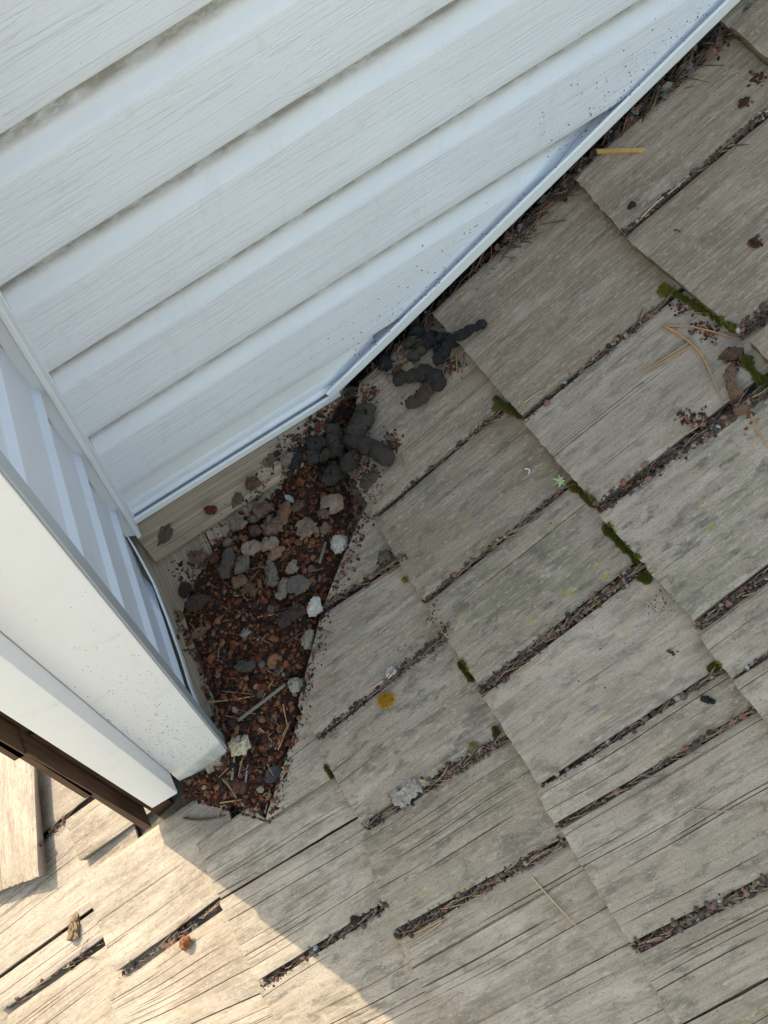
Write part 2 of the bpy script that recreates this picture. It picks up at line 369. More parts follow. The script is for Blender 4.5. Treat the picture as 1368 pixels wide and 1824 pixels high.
main_roof = thing('shingle_roof', 'weathered grey wood shingle roof with mossy butts and littered joints', 'roof', roof((700, 1400), -.05))
V1, V2 = (574, 1090), (480, 1462)
SH = [ # name,           BL, BR, TR, TL, options
 ('Z0', (1222, -30), (1296, 44), (1420, -60), (1330, -130), dict(hb=.009, th=.016, tone=-0.25, smudge=.2, lichen=.1, cracks=1)),
 ('Z1', (1301, 46), (1440, 165), (1640, 0), (1430, -70), dict(hb=.009, th=.016, tone=-0.25, smudge=.2, lichen=.1, cracks=1)),
 ('A1', (1020, 312), (1109, 415), (1368, 193), (1302, 58), dict(hb=.009, th=.016, tone=-0.15, smudge=.2, lichen=.1, cracks=1)),
 ('A2', (1113, 421), (1312, 588), (1560, 378), (1376, 200), dict(hb=.009, th=.016, tone=-0.05, smudge=.35, lichen=.2, cracks=2)),
 ('A3', (1334, 606), (1450, 720), (1700, 520), (1575, 395), dict(hb=.009, th=.016, tone=.3, smudge=.5, lichen=.5, cracks=2)),
 ('B1', (768, 556), (929, 740), (1178, 539), (1022, 325), dict(hb=.009, th=.016, tone=-0.08, smudge=.22, lichen=.1, cracks=1)),
 ('B2', (931, 751), (1060, 898), (1330, 690), (1185, 545), dict(hb=.009, th=.016, tone=0.7, smudge=.6, lichen=.12, cracks=5)),
 ('B3', (1067, 916), (1233, 1104), (1440, 950), (1372, 690), dict(tone=0.68, smudge=1.0, lichen=.6, cracks=2)),
 ('B4', (1240, 1131), (1302, 1207), (1500, 1085), (1420, 1000), dict(tone=.7, smudge=.7, lichen=.2, cracks=2)),
 ('B5', (1306, 1213), (1400, 1330), (1600, 1190), (1505, 1092), dict(tone=.66, smudge=.6, lichen=.2, cracks=3)),
 ('C0', (566, 752), (665, 917), (882, 737), (772, 560), dict(tone=0.12, smudge=.3, lichen=.1, cracks=3, cuts=[((641, 690), (622, 870), (800, 700)), ((622, 868), (666, 919), (800, 700))])),
 ('C1', (667, 926), (750, 1069), (1001, 868), (886, 741), dict(tone=0.36, smudge=.75, lichen=.25, cracks=1)),
 ('C2', (754, 1079), (850, 1221), (1128, 1003), (1003, 877), dict(tone=0.4, smudge=.9, lichen=.7, cracks=1)),
 ('C3', (859, 1242), (960, 1398), (1280, 1188), (1143, 1021), dict(tone=0.74, smudge=.6, lichen=.35, cracks=1)),
 ('C4', (955, 1409), (986, 1468), (1330, 1266), (1290, 1198), dict(tone=.5, smudge=.6, lichen=.2, cracks=5)),
 ('C5', (996, 1480), (1122, 1680), (1420, 1530), (1338, 1274), dict(tone=0.62, smudge=.75, lichen=.2, cracks=9)),
 ('C6', (1131, 1705), (1204, 1830), (1530, 1655), (1428, 1548), dict(tone=.42, smudge=.85, lichen=.2, cracks=5)),
 ('C7', (1206, 1833), (1310, 2000), (1640, 1820), (1532, 1658), dict(tone=.5, smudge=.7, lichen=.2, cracks=4)),
 ('D0', (470, 1018), (480, 1140), (722, 985), (630, 868), dict(tone=0.2, smudge=.45, lichen=.25, cracks=2, ext=.09, cuts=[((645, 905), (577, 1074), (690, 980))])),
 ('D1', (470, 1165), (563, 1314), (790, 1131), (724, 993), dict(tone=0.58, smudge=.6, lichen=.2, cracks=3, cuts=[((574, 1088), (533, 1268), (700, 1100))])),
 ('D2', (561, 1323), (640, 1466), (888, 1311), (794, 1138), dict(tone=.60, smudge=.9, lichen=.2, cracks=2)),
 ('D3', (640, 1489), (698, 1657), (1000, 1494), (894, 1323), dict(tone=.5, smudge=.75, lichen=.35, cracks=10)),
 ('D4', (706, 1679), (800, 1850), (1120, 1680), (1004, 1505), dict(tone=.68, smudge=.6, lichen=.2, cracks=8)),
 ('D5', (800, 1851), (885, 2010), (1240, 1838), (1120, 1681), dict(tone=.6, smudge=.6, lichen=.2, cracks=6)),
 ('E0', (361, 1534), (388, 1602), (632, 1456), (600, 1381), dict(tone=.68, smudge=.5, lichen=.2, cracks=7, ext=.03)),
 ('E0b', (395, 1378), (441, 1481), (642, 1354), (596, 1228), dict(tone=.68, smudge=.5, lichen=.2, cracks=6, ext=.01, cuts=[((533, 1268), (476, 1463), (600, 1400))])),
 ('E1', (389, 1607), (456, 1748), (690, 1604), (632, 1461), dict(tone=.74, smudge=.5, lichen=.15, cracks=11)),
 ('E2', (463, 1764), (525, 1885), (800, 1745), (692, 1618), dict(tone=.66, smudge=.8, lichen=.1, cracks=6)),
 ('E3', (525, 1886), (605, 2035), (880, 1880), (801, 1746), dict(tone=.6, smudge=.6, lichen=.1, cracks=6)),
 ('F0', (143, 1560), (205, 1730), (388, 1600), (345, 1425), dict(tone=.66, smudge=.12, lichen=.0, cracks=5, ext=.05)),
 ('F1', (190, 1766), (228, 1872), (478, 1762), (393, 1624), dict(tone=.72, smudge=.2, lichen=.0, cracks=10)),
 ('F2', (228, 1873), (290, 2030), (560, 1880), (478, 1763), dict(tone=.6, smudge=.3, lichen=.0, cracks=6)),
 ('G0', (116, 1462), (138, 1534), (240, 1464), (205, 1398), dict(tone=.5, smudge=.3, lichen=.0, cracks=4, lift=.003, ext=.06)),
 ('G1', (-70, 1610), (-40, 1764), (157, 1622), (120, 1464), dict(tone=.62, smudge=.1, lichen=.0, cracks=8)),
 ('G2', (-37, 1769), (-2, 1802), (178, 1673), (160, 1628), dict(tone=.66, smudge=.15, lichen=.0, cracks=4)),
 ('G3', (6, 1812), (62, 1965), (234, 1830), (186, 1684), dict(tone=.64, smudge=.2, lichen=.0, cracks=9)),
 ('Gm', (-100, 1450), (-74, 1600), (114, 1452), (70, 1300), dict(tone=.6, smudge=.2, lichen=.0, cracks=6)),
 ('Gn', (-150, 1290), (-106, 1440), (66, 1292), (20, 1150), dict(tone=.6, smudge=.2, lichen=.0, cracks=6)),
]
for nm, bl, br, tr, tl, kw in SH: make_shake(main_roof, bl, br, tr, tl, **kw)
# left strip of the shingle with the sawn corner, beside the valley
make_shake(main_roof, (347, 1503), (360, 1532), (474, 1461), (443, 1436), ext=.0, tone=.68, smudge=.4, lichen=.2, cracks=3, ht=.000)
# deck under the shingles
dk = [roof((-700, 700), -.024), roof((-700, 1500), -.024), roof((-700, 2500), -.024), roof((600, 2600), -.024), roof((1900, 2700), -.024), roof((2400, -300), -.024), roof((1250, -420), -.024), roof((300, 300), -.024)]
# the roof goes on beyond the picture: plain overlapping courses
vs, fs, gr = [], [], []
o_ = RP; cb = (NR.cross(U)).normalized()            # across the slope, towards the wall
if cb.y < 0: cb = -cb
for k in range(-16, 9):
    a_ = .205 * k - .06
    near = {4: -.12, 3: -.36, 2: -.56, 1: -.74, 0: -.84, -1: -.84, -2: -.78, -3: -.68, -4: -.60}
    for (c0, c1) in ((-3.2, near[k]),) if k in near else ((-3.2, -.03),) if k > 4 else ((-3.2, 2.0),):
        n_ = int((c1 - c0) / .13)
        for i in range(n_):
            p0 = c0 + (c1 - c0) * i / n_ + .004; p1 = c0 + (c1 - c0) * (i + 1) / n_ - .004; b_ = len(vs); sd = random.random() * 40
            for (ss, hh) in ((0, .007), (.30, -.012)):
                for pp in (p0, p1): vs.append(o_ + U * (a_ + ss) + cb * pp + NR * (hh - .007)); gr.append((ss + sd, pp + sd, sd))
            for pp in (p0, p1): vs.append(o_ + U * a_ + cb * pp - NR * .016); gr.append((sd, pp + sd, sd))
            fs += [(b_, b_ + 2, b_ + 3, b_ + 1), (b_, b_ + 1, b_ + 5, b_ + 4)]
far = mesh('far_shingles', vs, fs, M_SHAKE, main_roof, False, {'grain': ('FLOAT_VECTOR', gr), 'crack': ('FLOAT', [0] * len(vs))})
far['tone'] = .6; far['smudge'] = .4; far['lichen'] = .1; far['kind'] = 'stuff'
mesh('decking', dk + [p - NR * .03 for p in dk], [tuple(range(8)), tuple(range(15, 7, -1))] + [((i + 1) % 8, i, i + 8, (i + 1) % 8 + 8) for i in range(8)], M_DECK, main_roof)
tone_deck = [c for c in main_roof.children if c.name.startswith('decking')][0]

# ---------------------------------------------------------------- pocket behind the return wall
pocket_deck = thing('cricket_deck', 'bare plank floor of the corner pocket under the litter', 'planks', pocket((400, 1200)))
def board(name, pts, th, mat, parent, gdir, nrm, seed=None):
    seed = seed or random.random() * 40
    top = [V(p) for p in pts]; k = len(top); cross = nrm.cross(gdir).normalized()
    bot = [p - nrm * th for p in top]
    vs = top + bot; fs = [tuple(range(k)), tuple(range(2 * k - 1, k - 1, -1))] + [((i + 1) % k, i, i + k, (i + 1) % k + k) for i in range(k)]
    gr = [(v.dot(gdir) + seed, v.dot(cross) + seed * 1.3 + (0 if i < k else th), seed) for i, v in enumerate(vs)]
    o = mesh(name, vs, fs, mat, parent, False, {'grain': ('FLOAT_VECTOR', gr)})
    bm = bmesh.new(); bm.from_mesh(o.data); bmesh.ops.recalc_face_normals(bm, faces=bm.faces[:])
    bmesh.ops.bevel(bm, geom=[e for e in bm.edges], offset=.0012, segments=2, affect='EDGES', profile=.6)
    bm.to_mesh(o.data); bm.free()
    return o
PE = (pocket((340, 1180)) - pocket((235, 945))).normalized()
# three planks running out from the wall, then the pale board along the siding on top of them
edges = [(-.05, .075), (.077, .200), (.202, .335)]
for a, b in edges:
    o0 = PK0 + D * a; o1 = PK0 + D * b
    board('plank', [o0 + PE * -.01 - NP * .001, o1 + PE * -.01 - NP * .001, o1 + PE * .42 - NP * .001, o0 + PE * .42 - NP * .001], .018, M_BOARD, pocket_deck, PE, NP)
for o in pocket_deck.children:
    for (p, q, kp) in (((636, 690), (470, 1462), (400, 1100)), ((300, 1392), (480, 1452), (450, 1200))):
        a_, b_, k_ = pocket(p), pocket(q), pocket(kp); n_ = (b_ - a_).cross(NP).normalized()
        if (k_ - a_).dot(n_) < 0: n_ = -n_
        cut_mesh(o, a_, n_)
bp = [pocket((222, 930), .013), pocket((620, 672), .013), pocket((560, 815), .013), pocket((276, 1001), .013)]
bd = board('trim_board', bp, .0125, M_BOARD, None, D, NP)
tag(bd, 'pale grain-lined wooden board lying along the foot of the siding wall', 'board')

# ---------------------------------------------------------------- siding walls
LEV = [.0595, .1810, .2918, .4045, .5150]
while len(LEV) < 10: LEV.append(LEV[-1] + .1133)
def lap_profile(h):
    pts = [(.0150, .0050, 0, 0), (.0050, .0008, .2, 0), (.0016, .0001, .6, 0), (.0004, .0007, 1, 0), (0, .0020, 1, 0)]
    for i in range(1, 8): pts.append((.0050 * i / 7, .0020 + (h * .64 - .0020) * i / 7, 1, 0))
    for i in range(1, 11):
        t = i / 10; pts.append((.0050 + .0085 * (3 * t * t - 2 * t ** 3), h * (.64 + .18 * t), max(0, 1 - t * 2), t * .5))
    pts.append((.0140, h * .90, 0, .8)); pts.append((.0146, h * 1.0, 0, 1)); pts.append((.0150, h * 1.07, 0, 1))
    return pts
def bead_profile(h):
    pts = [(.0150, .0040, 0, 0), (.0060, .0006, 0, 0), (.0020, .0002, 0, 0), (.0004, .0014, 0, 0), (0, .0030, 0, 0), (.0004, .0048, 0, 0), (.0020, .0066, 0, 0), (.0048, .0084, .1, 0), (.0070, .0105, .2, 0)]
    for i in range(1, 6): pts.append((.0070 + .0055 * i / 5, .0105 + (h * 1.04 - .0105) * i / 5, .2, max(0, (i - 3) * .3)))
    return pts
def lap_wall(parent, origin, along, inward, l0, l1, lo_level, levels, steps, mat, cuts=(), deep=1.0, profile=None):
    for k in range(lo_level, len(levels) - 1):
        if k < 0: z0 = levels[0] - .113; h = .113
        else: z0 = levels[k]; h = levels[k + 1] - z0
        prof = (profile or lap_profile)(h); vs, fs, gr, em, cv = [], [], [], [], []
        seed = random.random() * 60
        for i in range(steps + 1):
            s = l0 + (l1 - l0) * i / steps
            for (yy, zz, e_, c_) in prof:
                wob = noise.noise((s * 2.2, z0 * 3, 1.5)) * .0012
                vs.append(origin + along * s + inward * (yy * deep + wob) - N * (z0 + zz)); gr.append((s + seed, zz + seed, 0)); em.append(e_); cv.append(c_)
        m = len(prof)
        for i in range(steps):
            for j in range(m - 1):
                a = i * m + j; fs.append((a, a + m, a + m + 1, a + 1))
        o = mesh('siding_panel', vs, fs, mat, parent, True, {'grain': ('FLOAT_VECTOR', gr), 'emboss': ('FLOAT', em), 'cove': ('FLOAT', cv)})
        bm = bmesh.new(); bm.from_mesh(o.data)
        off = o.location + parent.location
        for (pt, n) in cuts:
            bmesh.ops.bisect_plane(bm, geom=bm.verts[:] + bm.edges[:] + bm.faces[:], plane_co=pt - off, plane_no=n, clear_inner=True)
        bmesh.ops.recalc_face_normals(bm, faces=bm.faces[:])
        ok = len(bm.faces) > 0
        bm.to_mesh(o.data); bm.free()
        if ok: sharpen(o, 28)
        else: bpy.data.objects.remove(o)
wallA = thing('siding_wall', 'long pale lap siding wall with speckled foot rising from the roof', 'wall', (0.3, 0, .02))
O = V((0, 0, 0))
# foot line: level to the notch, then up the roof slope
J1a = on_plane((230, 940), V((0, -.004, 0)), Yv); J1b = on_plane((606, 704), V((0, -.004, 0)), Yv)
J2a = on_plane((592, 708), V((0, -.006, 0)), Yv); J2b = on_plane((1322, -4), V((0, -.006, 0)), Yv)
J2d = (J2b - J2a).normalized(); J1d = (J1b - J1a).normalized()
n1 = J1d.cross(Yv); n1 = n1 if n1.z > 0 else -n1
n2 = J2d.cross(Yv); n2 = n2 if n2.z > 0 else -n2
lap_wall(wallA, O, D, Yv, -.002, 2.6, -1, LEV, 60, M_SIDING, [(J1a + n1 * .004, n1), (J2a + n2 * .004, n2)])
def jring(p, nn, d, lip=.013, dep=.034):
    # y (outward is -y), nn upward in the wall
    pr = [(dep, 0), (-.001, 0), (-.0025, .0012), (-.003, .003), (-.003, lip - .001), (-.0018, lip + .0006), (0, lip + .0004), (.0008, lip - .002), (.0008, .003), (dep, .0025)]
    return [p + Yv * a + nn * b for a, b in pr]
# starter strip under the last lap
st = [on_plane((p[0], p[1]), V((0, 0, 0)), Yv) for p in ((0, 0),)]
prism('starter_strip', [J1a + Yv * .014 + n1 * .060, J1a + Yv * .011 + n1 * .020, J1a + Yv * .005 + n1 * .0165, J1a + Yv * .0048 + n1 * .013, J1a + Yv * .009 + n1 * .012, J1a + Yv * .012 + n1 * .002, J1a + Yv * .026 + n1 * .002, J1a + Yv * .026 + n1 * .060], J1d, .003, .40, M_TRIM, wallA, steps=10)
prism('channel_trim', jring(J1a, n1, J1d), J1d, -.004, (J1b - J1a).length, M_TRIM, wallA, steps=12, wob=.0006)
prism('channel_trim', jring(J2a, n2, J2d, .017, .036), J2d, 0, 2.4, M_TRIM, wallA, steps=60, wob=.0012)
# dark sheathing behind everything
prism('sheathing', [V((-.1, .034, -.25)), V((-.1, .05, -.25)), V((-.1, .05, .92)), V((-.1, .034, .92))], V((1, 0, 0)), 0, 2.8, M_BLACK, wallA)
# starter must not poke through the sloping channel
for ch in wallA.children:
    if ch.name.startswith('starter_strip'): cut_mesh(ch, J2a + n2 * .003, n2)

# return wall with the same laps, facing up the roof
wallB = thing('return_wall', 'short bluish lap siding return wall facing the litter pocket', 'wall', (-.02, -.15, -.06))
NBv = EB.cross(N).normalized()
if NBv.x < 0: NBv = -NBv
FB = V((0, -.012, 0)) - NBv * .011
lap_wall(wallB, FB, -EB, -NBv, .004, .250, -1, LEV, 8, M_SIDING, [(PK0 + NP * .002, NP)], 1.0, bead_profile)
prism('sheathing', [FB - NBv * .024 - N * .92, FB - NBv * .05 - N * .92, FB - NBv * .05 + N * .14, FB - NBv * .024 + N * .14], -EB, -.02, .255, M_BLACK, wallB)
# loose bowed strip at the foot of the return wall
strip_px = [(238, 950), (262, 990), (290, 1042), (315, 1105), (338, 1170), (354, 1222), (366, 1252)]
vs, fs, gr = [], [], []
for i, p in enumerate(strip_px):
    b = pocket(p, .003) - NBv * .010; a = b - N * .017 + NBv * .000; gap = NBv * .0025
    for q in (b, b + gap, a + gap, a): vs.append(q); gr.append((i * .03, len(vs) * .001, 0))
for i in range(len(strip_px) - 1):
    for j in range(4):
        fs.append((i * 4 + j, i * 4 + (j + 1) % 4, i * 4 + 4 + (j + 1) % 4, i * 4 + 4 + j))
fs += [(0, 1, 2, 3), tuple(range(len(vs) - 1, len(vs) - 5, -1))]
mesh('foot_strip', vs, fs, M_TRIM, wallB, False, {'grain': ('FLOAT_VECTOR', gr), 'emboss': ('FLOAT', [0] * len(vs)), 'cove': ('FLOAT', [.3] * len(vs))})
# inside corner trim
ci = [V((.003, .012, 0)), V((.003, -.001, 0)), V((.0015, -.003, 0)), V((-.0005, -.026, 0)), V((-.0025, -.0285, 0)), V((-.006, -.028, 0)), V((-.007, -.022, 0)), V((-.02, -.016, 0)), V((-.02, .012, 0))]
prism('corner_trim', [p - N * -.003 for p in ci], -N, 0, .92, M_TRIM, wallA, steps=20, wob=.0004)

# ---------------------------------------------------------------- outside corner post and shingled side
f1 = roof((405, 1355), .004)
yF = f1.y
P1 = on_plane((405, 1355), V((0, yF, 0)), Yv); P2 = on_plane((320, 1391), V((0, yF, 0)), Yv)
P1 = P1 + V((.008, 0, .004))
post = thing('corner_post', 'white stepped corner post with black specks at its foot', 'post', (P1.x, yF, P1.z))
yS = yF - .026
S1 = on_plane((324, 1408), V((0, yS, 0)), Yv); S2 = on_plane((270, 1440), V((0, yS, 0)), Yv)
def at_level(p, z): return p + N * ((p.z - z) / -N.z)
zb = -.26
a0 = at_level(P1, zb); a1 = at_level(P2, zb); b1 = at_level(S1, zb); b1 = V((a1.x - .0005, b1.y, b1.z)); b2 = at_level(S2, zb)
def rnd(p, dx, dy): return p + V((dx, dy, 0))
def face_ring(pts):
    return [V(p) for p in pts]
def foot_cut(o, A, B):
    d_ = (B - A).normalized(); n = d_.cross(Yv).normalized()
    if n.z < 0: n = -n
    cut_mesh(o, A, n)
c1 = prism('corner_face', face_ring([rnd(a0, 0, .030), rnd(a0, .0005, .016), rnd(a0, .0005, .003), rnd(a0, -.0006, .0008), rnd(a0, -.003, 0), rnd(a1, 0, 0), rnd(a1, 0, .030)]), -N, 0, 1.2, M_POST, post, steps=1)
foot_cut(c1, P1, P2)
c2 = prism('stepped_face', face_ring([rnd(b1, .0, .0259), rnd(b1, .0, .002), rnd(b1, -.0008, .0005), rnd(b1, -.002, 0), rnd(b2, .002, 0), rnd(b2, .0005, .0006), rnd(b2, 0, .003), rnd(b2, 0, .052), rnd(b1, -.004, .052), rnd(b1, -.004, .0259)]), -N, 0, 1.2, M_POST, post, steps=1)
foot_cut(c2, S1, S2)
M_RET = vinyl_material('grey_return', (.40, .41, .44), .5)  # return strip toned a darker grey than the corner faces
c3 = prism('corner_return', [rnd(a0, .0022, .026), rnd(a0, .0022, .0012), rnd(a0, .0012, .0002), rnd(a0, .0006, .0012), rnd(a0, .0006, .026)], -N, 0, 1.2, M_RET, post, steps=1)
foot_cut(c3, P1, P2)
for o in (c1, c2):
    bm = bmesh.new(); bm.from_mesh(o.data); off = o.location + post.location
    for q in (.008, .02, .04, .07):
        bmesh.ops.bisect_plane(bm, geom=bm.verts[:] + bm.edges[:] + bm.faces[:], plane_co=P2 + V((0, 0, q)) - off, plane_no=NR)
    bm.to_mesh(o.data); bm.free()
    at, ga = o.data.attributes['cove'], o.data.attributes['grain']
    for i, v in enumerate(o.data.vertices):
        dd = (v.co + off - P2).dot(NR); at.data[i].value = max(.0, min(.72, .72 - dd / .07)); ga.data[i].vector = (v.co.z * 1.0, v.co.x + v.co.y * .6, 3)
    sharpen(o, 30)
# shingled side wall seen from its end
side = thing('shingled_side', 'dark brown board with shingle ends stacked beside the white post', 'wall', (b2.x, yF, b2.z + .05))
yB = yS + .022
g = lambda p, y=yB: on_plane(p, V((0, y, 0)), Yv)
k0 = at_level(g((262, 1466)), zb); k1 = at_level(g((247, 1474)), zb)
kk = at_level(g((272, 1446)), zb)
for (za, zc, nm) in ((-.005, .098, 'brown_board'), (.101, 1.1, 'brown_board')):
    pass
def grained(o, gd, cd):
    me = o.data
    a = me.attributes.get('grain') or me.attributes.new('grain', 'FLOAT_VECTOR', 'POINT')
    s = random.random() * 30
    for i, v in enumerate(me.vertices): a.data[i].vector = (v.co.dot(gd) + s, v.co.dot(cd) + s, s)
JT = g((85, 1322)); zj = JT.z
W = b2.x - .028
ring = [V((b2.x - .0005, yB + .016, zb)), V((b2.x - .0005, yB + .4, zb)), V((W, yB + .4, zb)), V((W, yB + .016, zb))]
o1 = prism('brown_board', ring, -N, 0, (zj - zb) - .0015, M_BROWN, side); grained(o1, N, V((1, 0, 0)))
o2 = prism('brown_board', [p + V((0, .003, 0)) for p in ring], -N, (zj - zb) + .0015, 1.2, M_BROWN, side); grained(o2, N, V((1, 0, 0)))
# stacked shingle courses on the far side: wedges thick at the butt
xw = W - .0005
butt = [(g((250, 1482), yB - .004).z), g((136, 1428), yB - .004).z]
while len(butt) < 6: butt.append(butt[-1] + .175)
for i, z0 in enumerate(butt):
    for (yy0, yy1) in ((yB - .006, yB + .13), (yB + .133, yB + .26)):
        L = .40; th = .0075
        base = V((xw, 0, zb)) - N * ((z0 - zb))
        x_in = 0; flare = -.006
        r_ = []
        ptop = base - N * L
        ring = [base + V((flare + .002, 0, 0)), base + V((flare - th, 0, .001)), ptop + V((-.0025, 0, 0)), ptop + V((-.0005, 0, 0))]
        o = prism('shingle', [p + V((0, yy0, 0)) for p in ring], V((0, 1, 0)), 0, yy1 - yy0, M_EDGE, side, steps=2)
        grained(o, N, V((.4, 1, 0))); o['tone'] = -.35; o['smudge'] = .5; o['lichen'] = .5
# long pale shingle lying loose at the left
ls = make_shake(main_roof, (-62, 1608), (66, 1562), (58, 1330), (-70, 1330), ext=.0, tone=.75, smudge=.0, lichen=.05, cracks=4, lift=.0, th=.014, hb=.026, ht=.020, name='loose_shingle')
ls.parent = None; ls.location += main_roof.location
tag(ls, 'thick pale sunlit shingle lying crosswise over the others at the left edge', 'shingle')

# ---------------------------------------------------------------- surface to lay things on
bpy.context.view_layer.update()
def bvh_of(objs):
    vs, fs = [], []
    for o in objs:
        m = o.matrix_world; n = len(vs)
        vs += [m @ v.co for v in o.data.vertices]; fs += [tuple(n + i for i in p.vertices) for p in o.data.polygons]
    return BVHTree.FromPolygons(vs, fs)
dkobj = [c for c in main_roof.children if c.name.startswith('decking')]
FLOOR = bvh_of(SHAKES + dkobj + [c for c in pocket_deck.children] + [bd])
WALLS = bvh_of([c for c in list(wallA.children) + list(post.children) + list(wallB.children) if c.type == 'MESH'])
def floor_hit(p, bv=None):
    h = (bv or FLOOR).ray_cast(CAM, ray(p).normalized())
    if h[0] is None: pt = roof(p); return pt, NR
    return h[0], h[1]
def drop(x, y, bv=None, z=.6):
    h = (bv or FLOOR).ray_cast(V((x, y, z)), V((0, 0, -1)))
    return h[0]

# ---- litter heap in the pocket
HEAP_POLY = [(600, 705), (640, 700), (622, 868), (650, 915), (640, 930), (575, 1080), (533, 1268), (478, 1455), (440, 1440), (400, 1440), (325, 1420), (320, 1395), (400, 1360), (372, 1250), (345, 1170), (318, 1090), (335, 1040), (365, 985), (455, 905), (495, 870), (520, 770)]
def inside(p, poly):
    x, y = p; c = False; n = len(poly)
    for i in range(n):
        x1, y1 = poly[i]; x2, y2 = poly[(i + 1) % n]
        if (y1 > y) != (y2 > y) and x < (x2 - x1) * (y - y1) / (y2 - y1) + x1: c = not c
    return c
def edge_dist(p, poly):
    best = 1e9; n = len(poly)
    for i in range(n):
        a = V((*poly[i], 0)); b = V((*poly[(i + 1) % n], 0)); q = V((*p, 0)); ab = b - a
        t = max(0, min(1, (q - a).dot(ab) / ab.length_squared)); best = min(best, (q - a - ab * t).length)
    return best
vs, fs, idx = [], [], {}
st = 5
for yy in range(690, 1480, st):
    for xx in range(300, 670, st):
        if inside((xx, yy), HEAP_POLY):
            d_ = edge_dist((xx, yy), HEAP_POLY); k = min(1, d_ / 45) ** .6
            hh = -.0045 + k * (.0065 + .006 * (noise.noise((xx * .02, yy * .02, 3)) * .6 + .5) + .003 * noise.noise((xx * .09, yy * .09, 7)))
            idx[(xx, yy)] = len(vs); vs.append(pocket((xx, yy), hh))
for (xx, yy), i in idx.items():
    q = [(xx, yy), (xx, yy + st), (xx + st, yy + st), (xx + st, yy)]
    if all(k in idx for k in q): fs.append(tuple(idx[k] for k in q))
heap = mesh('litter_heap', vs, fs, M_HEAP, None, True)
tag(heap, 'dark red-brown rotted litter filling the corner pocket between siding and roof', 'litter', kind='stuff')
bpy.context.view_layer.update()
GROUND = bvh_of(SHAKES + dkobj + [c for c in pocket_deck.children] + [bd, heap])

# ---- crumbs: thousands of small pieces joined into uncountable litter
ICO = None
def ico():
    bm = bmesh.new(); bmesh.ops.create_icosphere(bm, subdivisions=1, radius=1)
    r = ([v.co.copy() for v in bm.verts], [tuple(v.index for v in f.verts) for f in bm.faces]); bm.free(); return r
ICO = ico()
PAL_RED = [((.135, .036, .016), 6), ((.21, .062, .026), 5), ((.055, .021, .012), 5), ((.27, .110, .050), 2.5), ((.33, .25, .18), .3), ((.055, .030, .020), 4), ((.28, .21, .15), .35), ((.02, .013, .010), 3), ((.23, .075, .035), 1.0)]
PAL_GAP = [((.17, .082, .060), 5), ((.060, .038, .030), 5), ((.27, .145, .10), 4), ((.09, .062, .046), 4), ((.34, .27, .20), 1.6), ((.13, .10, .07), 3), ((.30, .12, .08), .8), ((.42, .40, .36), .6)]
def pick(pal):
    return random.choices([c for c, _ in pal], [w for _, w in pal])[0]
class Crumbs:
    def __init__(s): s.v, s.f, s.c = [], [], []
    def add(s, p, r, col, flat=.75, axis=None, long=1.0):
        n = len(s.v); rot = Matrix.Rotation(random.random() * 6.28, 3, V((random.gauss(0, 1), random.gauss(0, 1), random.gauss(0, 1))).normalized())
        sc = V((r * random.uniform(.7, 1.25) * long, r * random.uniform(.65, 1.1), r * random.uniform(.45, .9)))
        for v in ICO[0]:
            k = 1 + random.uniform(-.22, .22); q = rot @ V((v.x * sc.x * k, v.y * sc.y * k, v.z * sc.z * k)); s.v.append(p + q); s.c.append((*col, 1))
        s.f += [tuple(n + i for i in f) for f in ICO[1]]
    def bar(s, p, q, r, col):
        n = len(s.v); d_ = (q - p).normalized(); a = d_.orthogonal().normalized(); b = d_.cross(a)
        mid = (p + q) / 2 + V((random.gauss(0, 1), random.gauss(0, 1), abs(random.gauss(0, 1)))) * (q - p).length * .06
        for k, (o, rr) in enumerate(((p, r * .8), (mid, r), (q, r * .5))):
            for j in range(4):
                an = j * math.pi / 2; s.v.append(o + a * math.cos(an) * rr + b * math.sin(an) * rr); s.c.append((*col, 1))
        for k in range(2):
            for j in range(4): s.f.append((n + k * 4 + j, n + k * 4 + (j + 1) % 4, n + k * 4 + 4 + (j + 1) % 4, n + k * 4 + 4 + j))
        s.f += [(n + 3, n + 2, n + 1, n), (n + 8, n + 9, n + 10, n + 11)]
    def flake(s, p, r, col):
        n = len(s.v); nn = V((random.gauss(0, .5), random.gauss(0, .5), 1)).normalized(); a = nn.orthogonal().normalized(); b = nn.cross(a); k = 6
        an0 = random.random() * 6; el = random.uniform(.4, .9)
        for side in (0, 1):
            for j in range(k):
                an = an0 + j * 6.283 / k; rr = r * random.uniform(.75, 1.1)
                s.v.append(p + a * math.cos(an) * rr + b * math.sin(an) * rr * el + nn * (.0004 * side + .12 * r * math.cos(2 * an))); s.c.append((*col, 1))
        s.f += [tuple(n + j for j in range(k))[::-1], tuple(n + k + j for j in range(k))] + [(n + j, n + (j + 1) % k, n + k + (j + 1) % k, n + k + j) for j in range(k)]
    def build(s, name, label, cat):
        o = mesh(name, s.v, s.f, M_GRAN, None, False, {'Col': ('FLOAT_COLOR', s.c)}); tag(o, label, cat, kind='stuff'); return o
C1 = Crumbs(); n = 0
while n < 6500:
    p = (random.uniform(315, 650), random.uniform(700, 1460))
    if not inside(p, HEAP_POLY): continue
    d_ = edge_dist(p, HEAP_POLY)
    if d_ < 14 and random.random() < .45: continue
    if p[0] < 400 and p[1] < 1120 and random.random() < .6: continue
    h, nn = floor_hit(p, GROUND); r = min(.0068, random.lognormvariate(math.log(.0017), .52))
    C1.add(h + NP * (r * .35), r, pick(PAL_RED)); n += 1
